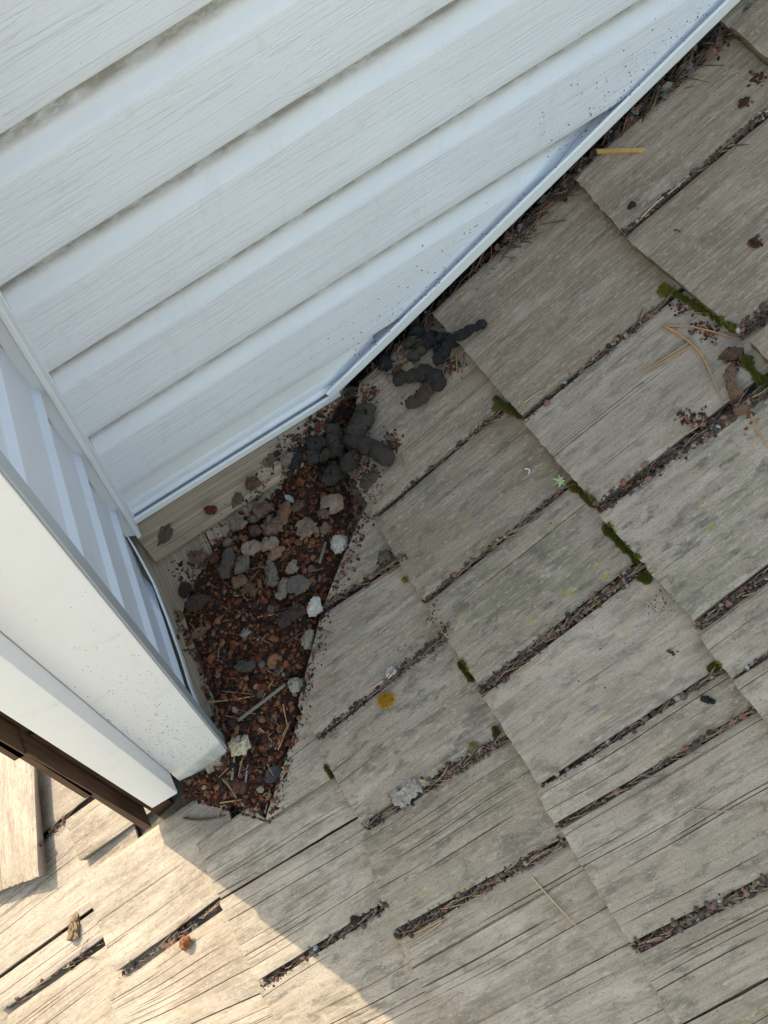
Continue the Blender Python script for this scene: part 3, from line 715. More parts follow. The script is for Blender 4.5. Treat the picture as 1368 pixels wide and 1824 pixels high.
for i in range(1100):                                   # husks and bits of leaf
    p = (random.uniform(320, 640), random.uniform(720, 1450))
    if inside(p, HEAP_POLY):
        h, nn = floor_hit(p, GROUND); C1.flake(h + NP * random.uniform(.0015, .005), random.uniform(.0018, .0062), pick(PAL_RED + [((.20, .10, .05), 5), ((.26, .13, .07), 3), ((.12, .085, .065), 3)]))
for i in range(170):
    p = (random.uniform(325, 630), random.uniform(740, 1445))
    if not inside(p, HEAP_POLY): continue
    an = random.random() * 6.283; ln = random.uniform(10, 42); q = (p[0] + math.cos(an) * ln, p[1] + math.sin(an) * ln)
    if not inside(q, HEAP_POLY): continue
    hp, _n = floor_hit(p, GROUND); hq, _n = floor_hit(q, GROUND)
    C1.bar(hp + NP * random.uniform(.002, .005), hq + NP * random.uniform(.002, .005), random.uniform(.0004, .0009), random.choice([(.30, .15, .075), (.18, .12, .085), (.10, .06, .045), (.36, .22, .12), (.07, .045, .035)]))
# ragged spill over the shingle edge of the valley, and over plank and board
for (pa, pb, cnt, sd, sx) in (((640, 700), (622, 868), 160, 16, 1), ((650, 915), (577, 1078), 150, 12, 1), ((575, 1085), (533, 1268), 150, 9, 1), ((533, 1268), (480, 1455), 150, 8, 1), ((330, 1040), (455, 905), 150, 22, -1), ((318, 1090), (345, 1170), 60, 8, -1), ((455, 905), (520, 775), 120, 14, -1), ((400, 1440), (475, 1462), 60, 9, 1), ((330, 1420), (400, 1440), 50, 9, 1)):
    for i in range(cnt):
        t = random.random(); o = abs(random.gauss(0, sd)) * sx; p = (pa[0] + (pb[0] - pa[0]) * t + o * .9, pa[1] + (pb[1] - pa[1]) * t + o * .35)
        h, nn = floor_hit(p, GROUND); r = random.lognormvariate(math.log(.0012), .5); C1.add(h + nn * r * .3, min(r, .004), pick(PAL_RED))
# spill over the edges and crumb patches on the shingles and the board
for (cx, cy, sx, sy, cnt, rr) in [(699, 789, 14, 16, 150, .0014), (650, 835, 26, 18, 110, .0014), (805, 655, 16, 14, 110, .0015), (715, 660, 14, 8, 60, .0014), (655, 870, 22, 20, 60, .0012), (660, 700, 14, 12, 70, .0018), (1215, 545, 22, 14, 50, .0016), (1255, 590, 30, 14, 70, .0016), (1325, 182, 9, 7, 26, .0017), (1352, 140, 12, 12, 30, .0017), (1345, 432, 9, 9, 26, .0016), (1125, 365, 5, 5, 10, .0016), (1208, 412, 6, 5, 12, .001), (1196, 1161, 5, 3, 9, .0014), (1310, 640, 18, 14, 70, .0016), (1235, 745, 30, 14, 80, .0016), (745, 1165, 30, 16, 40, .0010), (790, 1120, 12, 8, 30, .0013), (690, 1003, 16, 10, 40, .0016), (730, 715, 12, 8, 20, .0012), (1335, 740, 12, 20, 20, .0014), (1000, 1050, 120, 160, 25, .0007), (870, 880, 110, 90, 18, .0007), (1100, 420, 160, 120, 20, .0007), (330, 1020, 16, 20, 20, .0016), (355, 1010, 20, 20, 25, .0018), (890, 735, 14, 10, 40, .0014), (770, 1095, 10, 25, 25, .0010), (1180, 1080, 20, 20, 30, .0008)]:
    for i in range(cnt):
        p = (random.gauss(cx, sx * .6), random.gauss(cy, sy * .6)); h, nn = floor_hit(p, GROUND); r = rr * random.uniform(.5, 1.5)
        C1.add(h + nn * r * .3, r, pick(PAL_RED if random.random() < .75 else PAL_GAP))
C1.build('seed_litter', 'crumbly reddish seed husks and grains heaped in the corner pocket', 'litter')

# ---- litter packed in the joints between shingles
C2 = Crumbs()
JOINTS = [((1110, 418), (1368, 196), 7, 1), ((932, 746), (1182, 541), 8, 1.2), ((1064, 906), (1368, 694), 16, 1.5), ((1238, 1120), (1400, 996), 13, 1.3), ((667, 920), (884, 739), 5, 1), ((752, 1074), (1002, 873), 7, 1.2), ((854, 1232), (1136, 1012), 13, 1.5), ((963, 1402), (1285, 1194), 7, 1.1), ((578, 1078), (722, 989), 8, 1.3), ((565, 1316), (792, 1134), 9, 1.5), ((648, 1474), (892, 1317), 14, 1.4), ((705, 1668), (1002, 1500), 13, 1.3), ((990, 1474), (1345, 1262), 5, .9), ((1128, 1690), (1424, 1540), 15, 1.2), ((465, 1755), (690, 1610), 11, 1.0), ((210, 1742), (388, 1612), 6, .5), ((6, 1800), (182, 1678), 5, .5), ((70, 1506), (116, 1459), 7, .9), ((1312, 596), (1380, 540), 15, 1.4), ((1304, 1210), (1400, 1140), 3, .5)]
for a, b, w, dens in JOINTS:
    L = math.hypot(b[0] - a[0], b[1] - a[1]); nx, ny = -(b[1] - a[1]) / L, (b[0] - a[0]) / L
    seed = random.random() * 50
    for i in range(int(L * w * .17 * dens)):
        t = random.random()
        if noise.noise((t * L * .02, seed, 0)) < -.45: continue
        o = random.gauss(0, w * .36); p = (a[0] + (b[0] - a[0]) * t + nx * o, a[1] + (b[1] - a[1]) * t + ny * o)
        h, nn = floor_hit(p); r = min(.0042, random.lognormvariate(math.log(.00115), .55))
        top = roof(p, -.004)
        lo = top - NR * random.uniform(.000, .005)
        if (h - lo).dot(NR) < 0: h = lo
        C2.add(h + NR * r * .5, r, pick(PAL_GAP))
    for i in range(int(L * .15 * dens)):
        t = random.random(); ln = random.uniform(14, 50); an = math.atan2(b[1] - a[1], b[0] - a[0]) + random.gauss(0, .22)
        p = (a[0] + (b[0] - a[0]) * t + nx * random.gauss(0, w * .3), a[1] + (b[1] - a[1]) * t + ny * random.gauss(0, w * .3)); q = (p[0] + math.cos(an) * ln, p[1] + math.sin(an) * ln)
        hp = roof(p, random.uniform(-.009, .001)); hq = roof(q, random.uniform(-.009, .001))
        C2.bar(hp, hq, random.uniform(.0004, .0008), random.choice([(.24, .17, .12), (.15, .115, .09), (.42, .24, .13), (.10, .07, .05), (.26, .19, .14), (.38, .25, .15)]))
C2.build('joint_litter', 'brown crumbs and broken needles packed in the joints between shingles', 'litter')

# ---- litter along the foot of the sloping channel
C3 = Crumbs()
for i in range(2600):
    t = random.random() ** .9; o = random.gauss(6, 11); p = (618 + (1325 - 618) * t + o * .72 + 6, 705 - (705 - 0) * t + o * .7 + 6)
    base = roof(p, -.010); r = random.lognormvariate(math.log(.0017), .45)
    C3.add(base + NR * random.uniform(-.004, .004), r, pick(PAL_GAP + PAL_RED[:3]))
for i in range(520):
    t = random.random(); o = random.gauss(8, 9); p = (618 + 707 * t + o * .72 + 4, 705 - 705 * t + o * .7 + 4); an = -.76 + random.gauss(0, .45); ln = random.uniform(12, 55)
    q = (p[0] + math.cos(an) * ln, p[1] + math.sin(an) * ln)
    C3.bar(roof(p, random.uniform(-.008, .003)), roof(q, random.uniform(-.008, .003)), random.uniform(.0004, .0009), random.choice([(.20, .14, .095), (.13, .10, .08), (.33, .16, .08), (.09, .06, .045), (.06, .05, .045)]))
for i in range(240):
    t = random.random(); o = random.gauss(8, 9); p = (618 + 707 * t + o * .72 + 4, 705 - 705 * t + o * .7 + 4)
    C3.flake(roof(p, random.uniform(-.006, .001)), random.uniform(.003, .0085), random.choice([(.13, .07, .05), (.07, .045, .035), (.22, .19, .155), (.28, .13, .08), (.05, .035, .03)]))
C3.build('channel_litter', 'needles, husks and leaf scraps along the foot of the sloping channel', 'litter')
# dirt bed under that litter
vs, fs = [], []
for i in range(61):
    t = i / 60
    for k, o in enumerate((-20, -8, 4, 16, 28)):
        p = (618 + 707 * t + o * .72 + 4, 705 - 705 * t + o * .7 + 4); vs.append(roof(p, -.016 + .003 * noise.noise((t * 40, k, 2))))
for i in range(60):
    for k in range(4): a = i * 5 + k; fs.append((a, a + 1, a + 6, a + 5))
tag(mesh('litter_bed', vs, fs, M_HEAP, None, True), 'dark dirt in the slot between the sloping channel and shingles', 'litter', kind='stuff')

# ---------------------------------------------------------------- droppings
def smooth_path(pts, k):
    out = []
    for i in range(k):
        t = i / (k - 1) * (len(pts) - 1); j = min(int(t), len(pts) - 2); f = t - j
        p0 = pts[max(j - 1, 0)]; p1 = pts[j]; p2 = pts[j + 1]; p3 = pts[min(j + 2, len(pts) - 1)]
        out.append(tuple(.5 * ((2 * b) + (-a + c) * f + (2 * a - 5 * b + 4 * c - d_) * f * f + (-a + 3 * b - 3 * c + d_) * f ** 3) for a, b, c, d_ in zip(p0, p1, p2, p3)))
    return out
def lump(name, label, path, r, col, mat=None, lift=0.0, rough=.22, ridges=0, taper=(1, 1), flat=.85, group=None, cat='dropping', segs=24, pinch=0):
    """a lumpy dropping laid along a path of photo points on whatever lies below"""
    if len(path) == 1: path = [(path[0][0] - r * .45, path[0][1] + r * .3), (path[0][0] + r * .45, path[0][1] - r * .3)]
    k = 24; pp = smooth_path(path, k); seed = random.random() * 90; pw = random.uniform(2.0, 4.5); sq = random.uniform(.82, 1.12); rough *= 1.35
    if mat is M_DUNG_DARK: col = (col[0] * .74, col[1] * .70, col[2] * .68)
    cen = []
    for p in pp:
        h, nn = floor_hit(p, GROUND); cen.append((h, nn))
    rm = r * pxm(path[0], cen[0][0])
    # even out the support so a stiff log spans the steps
    zs = [c[0].z for c in cen]
    pts = []
    for i, (h, nn) in enumerate(cen):
        q = CAM + (h - CAM) * (1 - (rm * flat * .86 + lift) / max(.2, (CAM - h).dot(NR)))
        pts.append(q)
    for _ in range(4): pts = [pts[0]] + [(pts[i - 1] + pts[i] * 2 + pts[i + 1]) / 4 for i in range(1, k - 1)] + [pts[-1]]
    long_ = sum((pts[i] - pts[i - 1]).length for i in range(1, k)) > rm * 2.0
    crs = [random.uniform(.15, .85) for _ in range(random.choice((2, 3, 3)))] if long_ else []
    for i in range(1, k - 1): pts[i] = pts[i] + RIGHT * noise.noise((i * .35, seed, 1)) * rm * .28 + UP * noise.noise((i * .35, seed, 6)) * rm * .28
    vs, fs = [], []
    up = NR
    ext = rm * .55
    d0 = (pts[1] - pts[0]).normalized(); d1 = (pts[-1] - pts[-2]).normalized()
    pts = [pts[0] - d0 * ext * (1 - i / 4) for i in range(4)] + pts + [pts[-1] + d1 * ext * (i + 1) / 4 for i in range(4)]
    K = len(pts); tot = [0]
    for i in range(1, K): tot.append(tot[-1] + (pts[i] - pts[i - 1]).length)
    T = tot[-1]
    for i in range(K):
        s = tot[i]; d_ = (pts[min(i + 1, K - 1)] - pts[max(i - 1, 0)]).normalized(); a = d_.cross(up).normalized(); b = a.cross(d_)
        e0 = min(1, s / (rm * 1.05)); e1 = min(1, (T - s) / (rm * 1.05))
        cap = max(0, 1 - (1 - e0) ** pw) ** (1 / pw) * max(0, 1 - (1 - e1) ** pw) ** (1 / pw)
        tp = taper[0] + (taper[1] - taper[0]) * s / T
        rr = rm * max(.03, cap) * tp
        if ridges: rr *= 1 - .16 * (.5 + .5 * math.cos(s / T * ridges * 6.283)) ** 3
        rr *= 1 + .16 * noise.noise((s / rm * .8, seed, 11))
        for cp in crs: rr *= 1 - .20 * math.exp(-abs(s / T - cp) / .025)
        if pinch: rr *= 1 - .22 * math.exp(-((s / T - pinch) / .05) ** 2)
        for j in range(segs):
            an = j / segs * 6.283; v = a * math.cos(an) * sq + b * math.sin(an) * flat
            q = pts[i] + v * rr; nz = noise.noise(q / (rm * 1.1) + V((seed, 0, 0))) * rough + noise.noise(q / (rm * .42) + V((seed, 5, 0))) * rough * .55 + noise.noise(q / (rm * .20) + V((seed, 9, 0))) * rough * .45 + (noise.voronoi(q / (rm * .62) + V((seed, 1, 4)))[0][0] - .45) * rough * 1.5 - abs(noise.noise(q / (rm * .7) + V((seed, 3, 7)))) * rough * .9 + noise.noise(q / (rm * .09) + V((seed, 2, 0))) * rough * .2
            vs.append(pts[i] + v * rr * (1 + nz))
    for i in range(K - 1):
        for j in range(segs): fs.append((i * segs + j, i * segs + (j + 1) % segs, (i + 1) * segs + (j + 1) % segs, (i + 1) * segs + j))
    fs += [tuple(range(segs))[::-1], tuple(range((K - 1) * segs, K * segs))]
    # flat broken faces
    cc = sum(vs, V((0, 0, 0))) / len(vs); ax = (pts[-1] - pts[0]).normalized()
    if flat > .4:
        for _ in range(2 if long_ else 5):
            pn = V((random.gauss(0, 1), random.gauss(0, 1), random.gauss(.25, .8))).normalized()
            if long_: pn = (ax * random.choice((-1, 1)) + pn * .5).normalized()
            mx = max((v - cc).dot(pn) for v in vs); lim = mx * (random.uniform(.86, .95) if long_ else random.uniform(.66, .92))
            for i, v in enumerate(vs):
                dd = (v - cc).dot(pn) - lim
                if dd > 0: vs[i] = v - pn * dd * .9 + pn * noise.noise(v * 420) * rm * .05
    o = mesh(name, vs, fs, mat or M_DUNG, None, mat is M_DUNG_DARK); col = (col[0] * 1.45, col[1] * 1.30, col[2] * 1.2) if mat is M_DUNG else col; o.color = (*col, 1)
    bm = bmesh.new(); bm.from_mesh(o.data); bmesh.ops.recalc_face_normals(bm, faces=bm.faces[:]); bm.to_mesh(o.data); bm.free()
    tag(o, label, cat, group); return o
BK = (.024, .021, .020); DK = (.050, .040, .034); GD = (.085, .074, .064); OL = (.075, .062, .042); BR = (.13, .078, .055); TN = (.24, .18, .14); GY = (.20, .175, .15); PL = (.46, .42, .36); RB = (.10, .042, .028); MB = (.16, .105, .078)
# fresh black ones by the channel
K_ = M_DUNG_DARK
lump('dropping', 'black log-shaped dropping with pointed tip lying over the shingle corner', [(815, 600), (838, 588), (862, 577)], 11, BK, K_, lift=.001, taper=(1.05, .8), rough=.18)
lump('dropping', 'fat black log dropping leaning below the pointed black one', [(778, 642), (793, 622), (810, 603)], 13, BK, K_, lift=.004, rough=.18, ridges=3)
lump('dropping', 'black lump just left of the two black logs', [(763, 610), (772, 603)], 12, BK, K_, rough=.25)
lump('dropping', 'black lump wedged behind the fat black log', [(784, 605), (793, 601)], 11, BK, K_, lift=.003)
lump('dropping', 'small black lump under the upper end of the fat log', [(776, 624), (783, 620)], 10, BK, K_)
lump('dropping', 'olive grey ball perched against the sloping channel', [(738, 572)], 10, OL, M_DUNG, lift=.012, rough=.12)
lump('dropping', 'black lump beneath the olive grey ball by the channel', [(740, 590), (748, 590)], 13, BK, K_)
lump('dropping', 'dark olive lump in the line below the channel ball', [(727, 611), (735, 605)], 12, OL, K_)
lump('dropping', 'small round brown ball between the olive lumps and black logs', [(750, 624)], 9, OL, M_DUNG, rough=.1)
lump('dropping', 'olive lump above the curved brown log', [(733, 637), (741, 631)], 11, (.06, .055, .045), M_DUNG)
lump('dropping', 'pale olive button on the red-brown lump', [(727, 654)], 8, (.19, .16, .11), M_DUNG, lift=.007, rough=.1)
lump('dropping', 'red-brown crumbly lump under the pale olive button', [(706, 664), (718, 656)], 11, RB, M_DUNG, rough=.35)
lump('dropping', 'black lump with a red fleck near the channel end', [(684, 652), (690, 632)], 12, BK, K_)
lump('dropping', 'black lump tucked under the sloping channel end', [(668, 650), (675, 640)], 9, BK, K_)
lump('dropping', 'curved dark brown log dropping bent like a hook on the shingle', [(706, 677), (735, 668), (765, 663), (781, 688)], 13, (.052, .042, .032), K_, rough=.2, taper=(.8, 1.1))
lump('dropping', 'ridged flat brown dropping below the hooked log', [(735, 717), (752, 704), (766, 690)], 16, (.070, .045, .036), M_DUNG, ridges=5, flat=.5, rough=.16)
# old dark logs heaped at the valley head
lump('dropping', 'large dark grey log lying out over the shingle with red crumbs at its tip', [(618, 782), (650, 792), (690, 815)], 19, (.078, .056, .043), K_, lift=.004, rough=.14, taper=(1.1, .9), pinch=.5)
lump('dropping', 'dark grey log with pale broken end below the channel notch', [(652, 728), (645, 748), (633, 775)], 18, (.092, .069, .052), K_, lift=.004, rough=.18)
lump('dropping', 'upright dark log left of the large grey one', [(593, 762), (597, 785), (602, 803)], 17, (.084, .060, .046), K_, lift=.006, rough=.14)
lump('dropping', 'dark log lying level under the upright log', [(552, 817), (575, 810), (596, 803)], 14, (.070, .050, .038), K_, lift=.002, rough=.18)
lump('dropping', 'black short log at the left end of the dark heap', [(530, 806), (523, 832)], 11, (.03, .03, .034), K_)
lump('dropping', 'dark lump behind the level log in the heap', [(552, 796), (572, 786)], 15, (.05, .038, .034), K_)
lump('dropping', 'dark curled lump below the large grey log', [(618, 832), (628, 812)], 16, (.062, .046, .036), K_, lift=.002)
lump('dropping', 'broad dark lump at the bottom of the dark heap', [(578, 852), (605, 842)], 19, (.062, .045, .035), K_, ridges=2)
lump('dropping', 'pale grey lump at the left end of the dark heap', [(510, 826), (516, 808)], 12, GY, M_DUNG, rough=.3)
lump('dropping', 'small dark red berry on the board beside the dark heap', [(493, 808)], 6, (.06, .02, .016), K_, rough=.1, cat='berry')
lump('dropping', 'flat brown crumbling patch on the shingle below the large log', [(648, 860), (664, 848)], 14, (.085, .06, .045), M_DUNG, flat=.35, rough=.4)
# pale and brown pieces in the pocket
rows = [
 ('squarish tan block on the red litter below the dark heap', [(584, 899), (603, 892)], 16, (.27, .20, .16), .14),
 ('dark red berry-like lump on the pale board', [(368, 908), (382, 907)], 8, (.11, .025, .018), .3),
 ('round crumb-textured ball on the pale board', [(444, 862), (455, 859)], 11, (.12, .07, .05), .25),
 ('brown block at the edge of the pale board', [(460, 912), (477, 903)], 15, (.15, .095, .078), .25),
 ('upright orange-brown lump right of the board edge block', [(504, 925), (507, 900)], 13, (.17, .095, .06), .2),
 ('tan lump just under the pale board', [(418, 934), (433, 930)], 12, (.22, .155, .125), .3),
 ('small grey pebble-like lump under the board edge', [(452, 924)], 8, GY, .2),
 ('rough brown lump in the middle of the pocket top', [(478, 942), (489, 934)], 15, (.17, .11, .085), .3),
 ('long tan wedge-shaped dropping in the middle of the pocket', [(437, 980), (462, 972), (490, 966)], 14, (.26, .20, .165), .28),
 ('orange tan lump at the right end of the tan wedge', [(487, 988), (497, 983)], 12, (.25, .16, .11), .22),
 ('small smooth grey lump left of the tan wedge', [(405, 967)], 8, (.17, .14, .125), .12),
 ('red-brown crumbly lump nearest the bare plank', [(342, 994), (360, 988)], 11, (.17, .095, .07), .35),
 ('small dark red lump right of the crumbly plank lump', [(377, 997), (387, 994)], 9, RB, .35),
 ('dark grey upright log on the left side of the pocket', [(398, 1024), (408, 988)], 13, (.095, .078, .068), .25),
 ('grey upright log beside the dark grey upright one', [(428, 1012), (434, 994)], 13, (.14, .12, .105), .2),
 ('brown lump below the pair of upright grey logs', [(418, 1040), (434, 1034)], 13, (.19, .115, .078), .22),
 ('slim grey log pointing down below the tan wedge', [(480, 1004), (487, 1036)], 12, (.15, .13, .115), .25),
 ('leaning grey-tan log right of the slim grey log', [(500, 1060), (509, 1034)], 11, (.22, .19, .16), .25),
 ('grey rounded lump right of the leaning log', [(522, 1046), (540, 1036)], 16, (.14, .12, .11), .25),
 ('pale small lump above the grey rounded lump', [(522, 1010)], 10, (.27, .23, .19), .25),
 ('tan crumbly lump left of the white ball', [(538, 945), (553, 938)], 14, (.23, .165, .13), .35),
 ('small tan lump between crumbly lump and shingle edge', [(578, 941)], 10, (.17, .125, .10), .3),
 ('off-white round ball on the shingle edge', [(602, 970), (607, 965)], 14, (.50, .47, .42), .2),
 ('chalk-white crumpled lump at the shingle tip', [(558, 1090), (563, 1072)], 12, (.62, .59, .54), .35),
 ('dark lump against the return wall strip', [(326, 1056), (330, 1046)], 11, (.05, .028, .022), .3),
 ('broad dark brown lump near the return wall', [(342, 1076), (360, 1066)], 15, (.075, .048, .038), .35),
 ('dark log half buried below the chalk-white lump', [(500, 1110), (535, 1083)], 13, (.06, .04, .035), .25),
 ('grey speckled ball in the lower pocket', [(434, 1129), (439, 1124)], 9, (.23, .22, .19), .15),
 ('pale lump at the shingle edge above the grey stick', [(520, 1222), (533, 1216)], 12, (.42, .37, .31), .35),
 ('pale layered lump at the shingle edge in the lower pocket', [(547, 1148), (552, 1128)], 10, (.34, .29, .22), .25),
 ('cream coloured lump beside the foot of the white post', [(417, 1332), (430, 1325)], 14, (.50, .46, .33), .28),
 ('brown lump in the middle litter below the slim grey log', [(440, 1046), (450, 1052)], 11, (.12, .07, .05), .35),
 ('tan red lump right of the orange-brown upright lump', [(526, 905), (534, 898)], 11, (.13, .075, .06), .35),
 ('brown crumbly lump above the long tan wedge', [(450, 948), (460, 944)], 11, (.12, .072, .055), .35),
 ('small brown lump just above the off-white ball', [(572, 915), (580, 912)], 9, (.15, .10, .08), .35),
 ('grey flat lump below the grey speckled ball', [(425, 1188), (450, 1184)], 11, (.075, .066, .058), .2),
 ('small grey lump right of the grey flat lump', [(466, 1183)], 6, (.14, .13, .12), .2),
 ('dark red lump low by the shingle notch', [(420, 1398), (430, 1404)], 10, (.10, .045, .035), .25),
]
for lab, path, r, col, ro in rows:
    lump('berry' if 'berry-like' in lab else 'dropping', lab, path, r, col, M_DUNG, rough=ro, lift=.001, cat='dropping')
# on the roof
lump('dropping', 'brown crumbling log dropping on the shingle by the right edge', [(1299, 660), (1306, 695), (1318, 732)], 12, (.17, .105, .075), M_DUNG, rough=.3)
lump('dropping', 'coiled brown lump of roots above the crumbling log', [(1292, 632), (1312, 628)], 14, (.10, .065, .045), M_DUNG, rough=.4, flat=.6)
lump('dropping', 'tiny black dropping with fuzzy tail on the lower right shingle', [(1252, 1244), (1270, 1250)], 6, BK, K_, rough=.35)
lump('dropping', 'orange crumbly lump in the sunlit joint', [(326, 1682), (334, 1677)], 11, (.30, .13, .065), M_DUNG, rough=.4)
lump('dropping', 'grey lump behind the orange one in the sunlit joint', [(326, 1664), (337, 1660)], 11, (.15, .125, .105), M_DUNG, rough=.4)
lump('dropping', 'brown crumbly lump left of the orange one in the sunlit joint', [(297, 1688), (312, 1680)], 10, (.24, .15, .11), M_DUNG, rough=.4)
lump('dropping', 'small white lump right of the sunlit joint droppings', [(348, 1655)], 6, (.6, .58, .54), M_DUNG, rough=.4)
lump('dropping', 'tan dropping with a dark hollow on the sunlit left shingle', [(128, 1672), (133, 1650), (134, 1640)], 10, (.27, .20, .12), M_DUNG, rough=.35)
lump('dropping', 'dark crumb lump in the joint of the lower shingles', [(628, 1642), (640, 1636)], 9, (.05, .03, .026), M_DUNG, rough=.45)
lump('dropping', 'crusty pale grey mass stuffed in the joint below centre', [(705, 1422), (725, 1412), (745, 1398)], 12, (.36, .33, .29), M_DUNG, rough=.5, flat=.5)
lump('dropping', 'tan crusty end of the pale mass in the joint', [(755, 1394), (772, 1390)], 9, (.36, .29, .19), M_DUNG, rough=.5, flat=.6)
lump('dropping', 'grey lump in the joint near the pocket shingle tip', [(682, 990), (692, 988)], 9, (.13, .11, .075), M_DUNG, rough=.35)
lump('dropping', 'white crumb in the joint left of the orange moss', [(698, 1196)], 7, (.55, .52, .47), M_DUNG, rough=.45)
lump('dropping', 'dark purple crumb on the upper right shingle', [(1125, 365)], 6, (.04, .028, .028), M_DUNG, rough=.4)
lump('dropping', 'dark red-brown crumb near the top right joint', [(1320, 186), (1328, 178)], 7, (.06, .03, .022), M_DUNG, rough=.45)
lump('dropping', 'dark red-brown crumb at the right edge of the upper shingle', [(1340, 430), (1350, 437)], 7, (.06, .03, .022), M_DUNG, rough=.45)
lump('dropping', 'pale grey crumb at the end of the joint below centre', [(652, 1468), (660, 1462)], 6, (.42, .40, .37), M_DUNG, rough=.5)
lump('dropping', 'grey fluffy lump in the shaded joint at the sunlit edge', [(556, 1694), (566, 1690)], 9, (.22, .21, .2), M_DUNG, rough=.5)
# dried smears on the pale board
for lab, c, r in (('grey dried smear on the lower left of the pale board', (291, 952), 15), ('small grey dried smear in the middle of the pale board', (421, 889), 11), ('grey dried smear at the right end of the pale board', (478, 820), 11)):
    lump('dried_smear', lab, [c], r, (.135, .105, .078), M_DUNG, flat=.05, rough=.3, cat='smear')

# ---------------------------------------------------------------- needles, sticks, leaves
def strand(name, label, path, wpx, col, cat='needle', lift=.0015, group=None, arch=0.0, mat=None, tip=.35):
    k = max(6, 4 * len(path)); pp = smooth_path(path, k) if len(path) > 2 else [(path[0][0] + (path[1][0] - path[0][0]) * i / (k - 1), path[0][1] + (path[1][1] - path[0][1]) * i / (k - 1)) for i in range(k)]
    pts = []
    for i, p in enumerate(pp):
        h, nn = floor_hit(p, GROUND); rm = wpx * .44 * pxm(p, h)
        a = arch * math.sin(math.pi * i / (k - 1))
        pts.append(CAM + (h - CAM) * (1 - (rm + lift + a) / max(.2, (CAM - h).dot(NR))))
    for _ in range(6): pts = [pts[0]] + [(pts[i - 1] + pts[i] * 2 + pts[i + 1]) / 4 for i in range(1, k - 1)] + [pts[-1]]
    vs, fs = [], []; sg = 6
    for i in range(k):
        d_ = (pts[min(i + 1, k - 1)] - pts[max(i - 1, 0)]).normalized(); a = d_.cross(NR).normalized(); b = a.cross(d_)
        rr = rm * (1 - (1 - tip) * (i / (k - 1)) ** 3)
        for j in range(sg):
            an = j / sg * 6.283; vs.append(pts[i] + (a * math.cos(an) + b * math.sin(an)) * rr)
    for i in range(k - 1):
        for j in range(sg): fs.append((i * sg + j, i * sg + (j + 1) % sg, (i + 1) * sg + (j + 1) % sg, (i + 1) * sg + j))
    fs += [tuple(range(sg))[::-1], tuple(range((k - 1) * sg, k * sg))]
    o = mesh(name, vs, fs, mat or M_DRY, None, True); o.color = (*col, 1); tag(o, label, cat, group); return o
OR = (.48, .25, .11); OT = (.42, .27, .15); NG = (.24, .20, .16); BN = (.28, .15, .08)
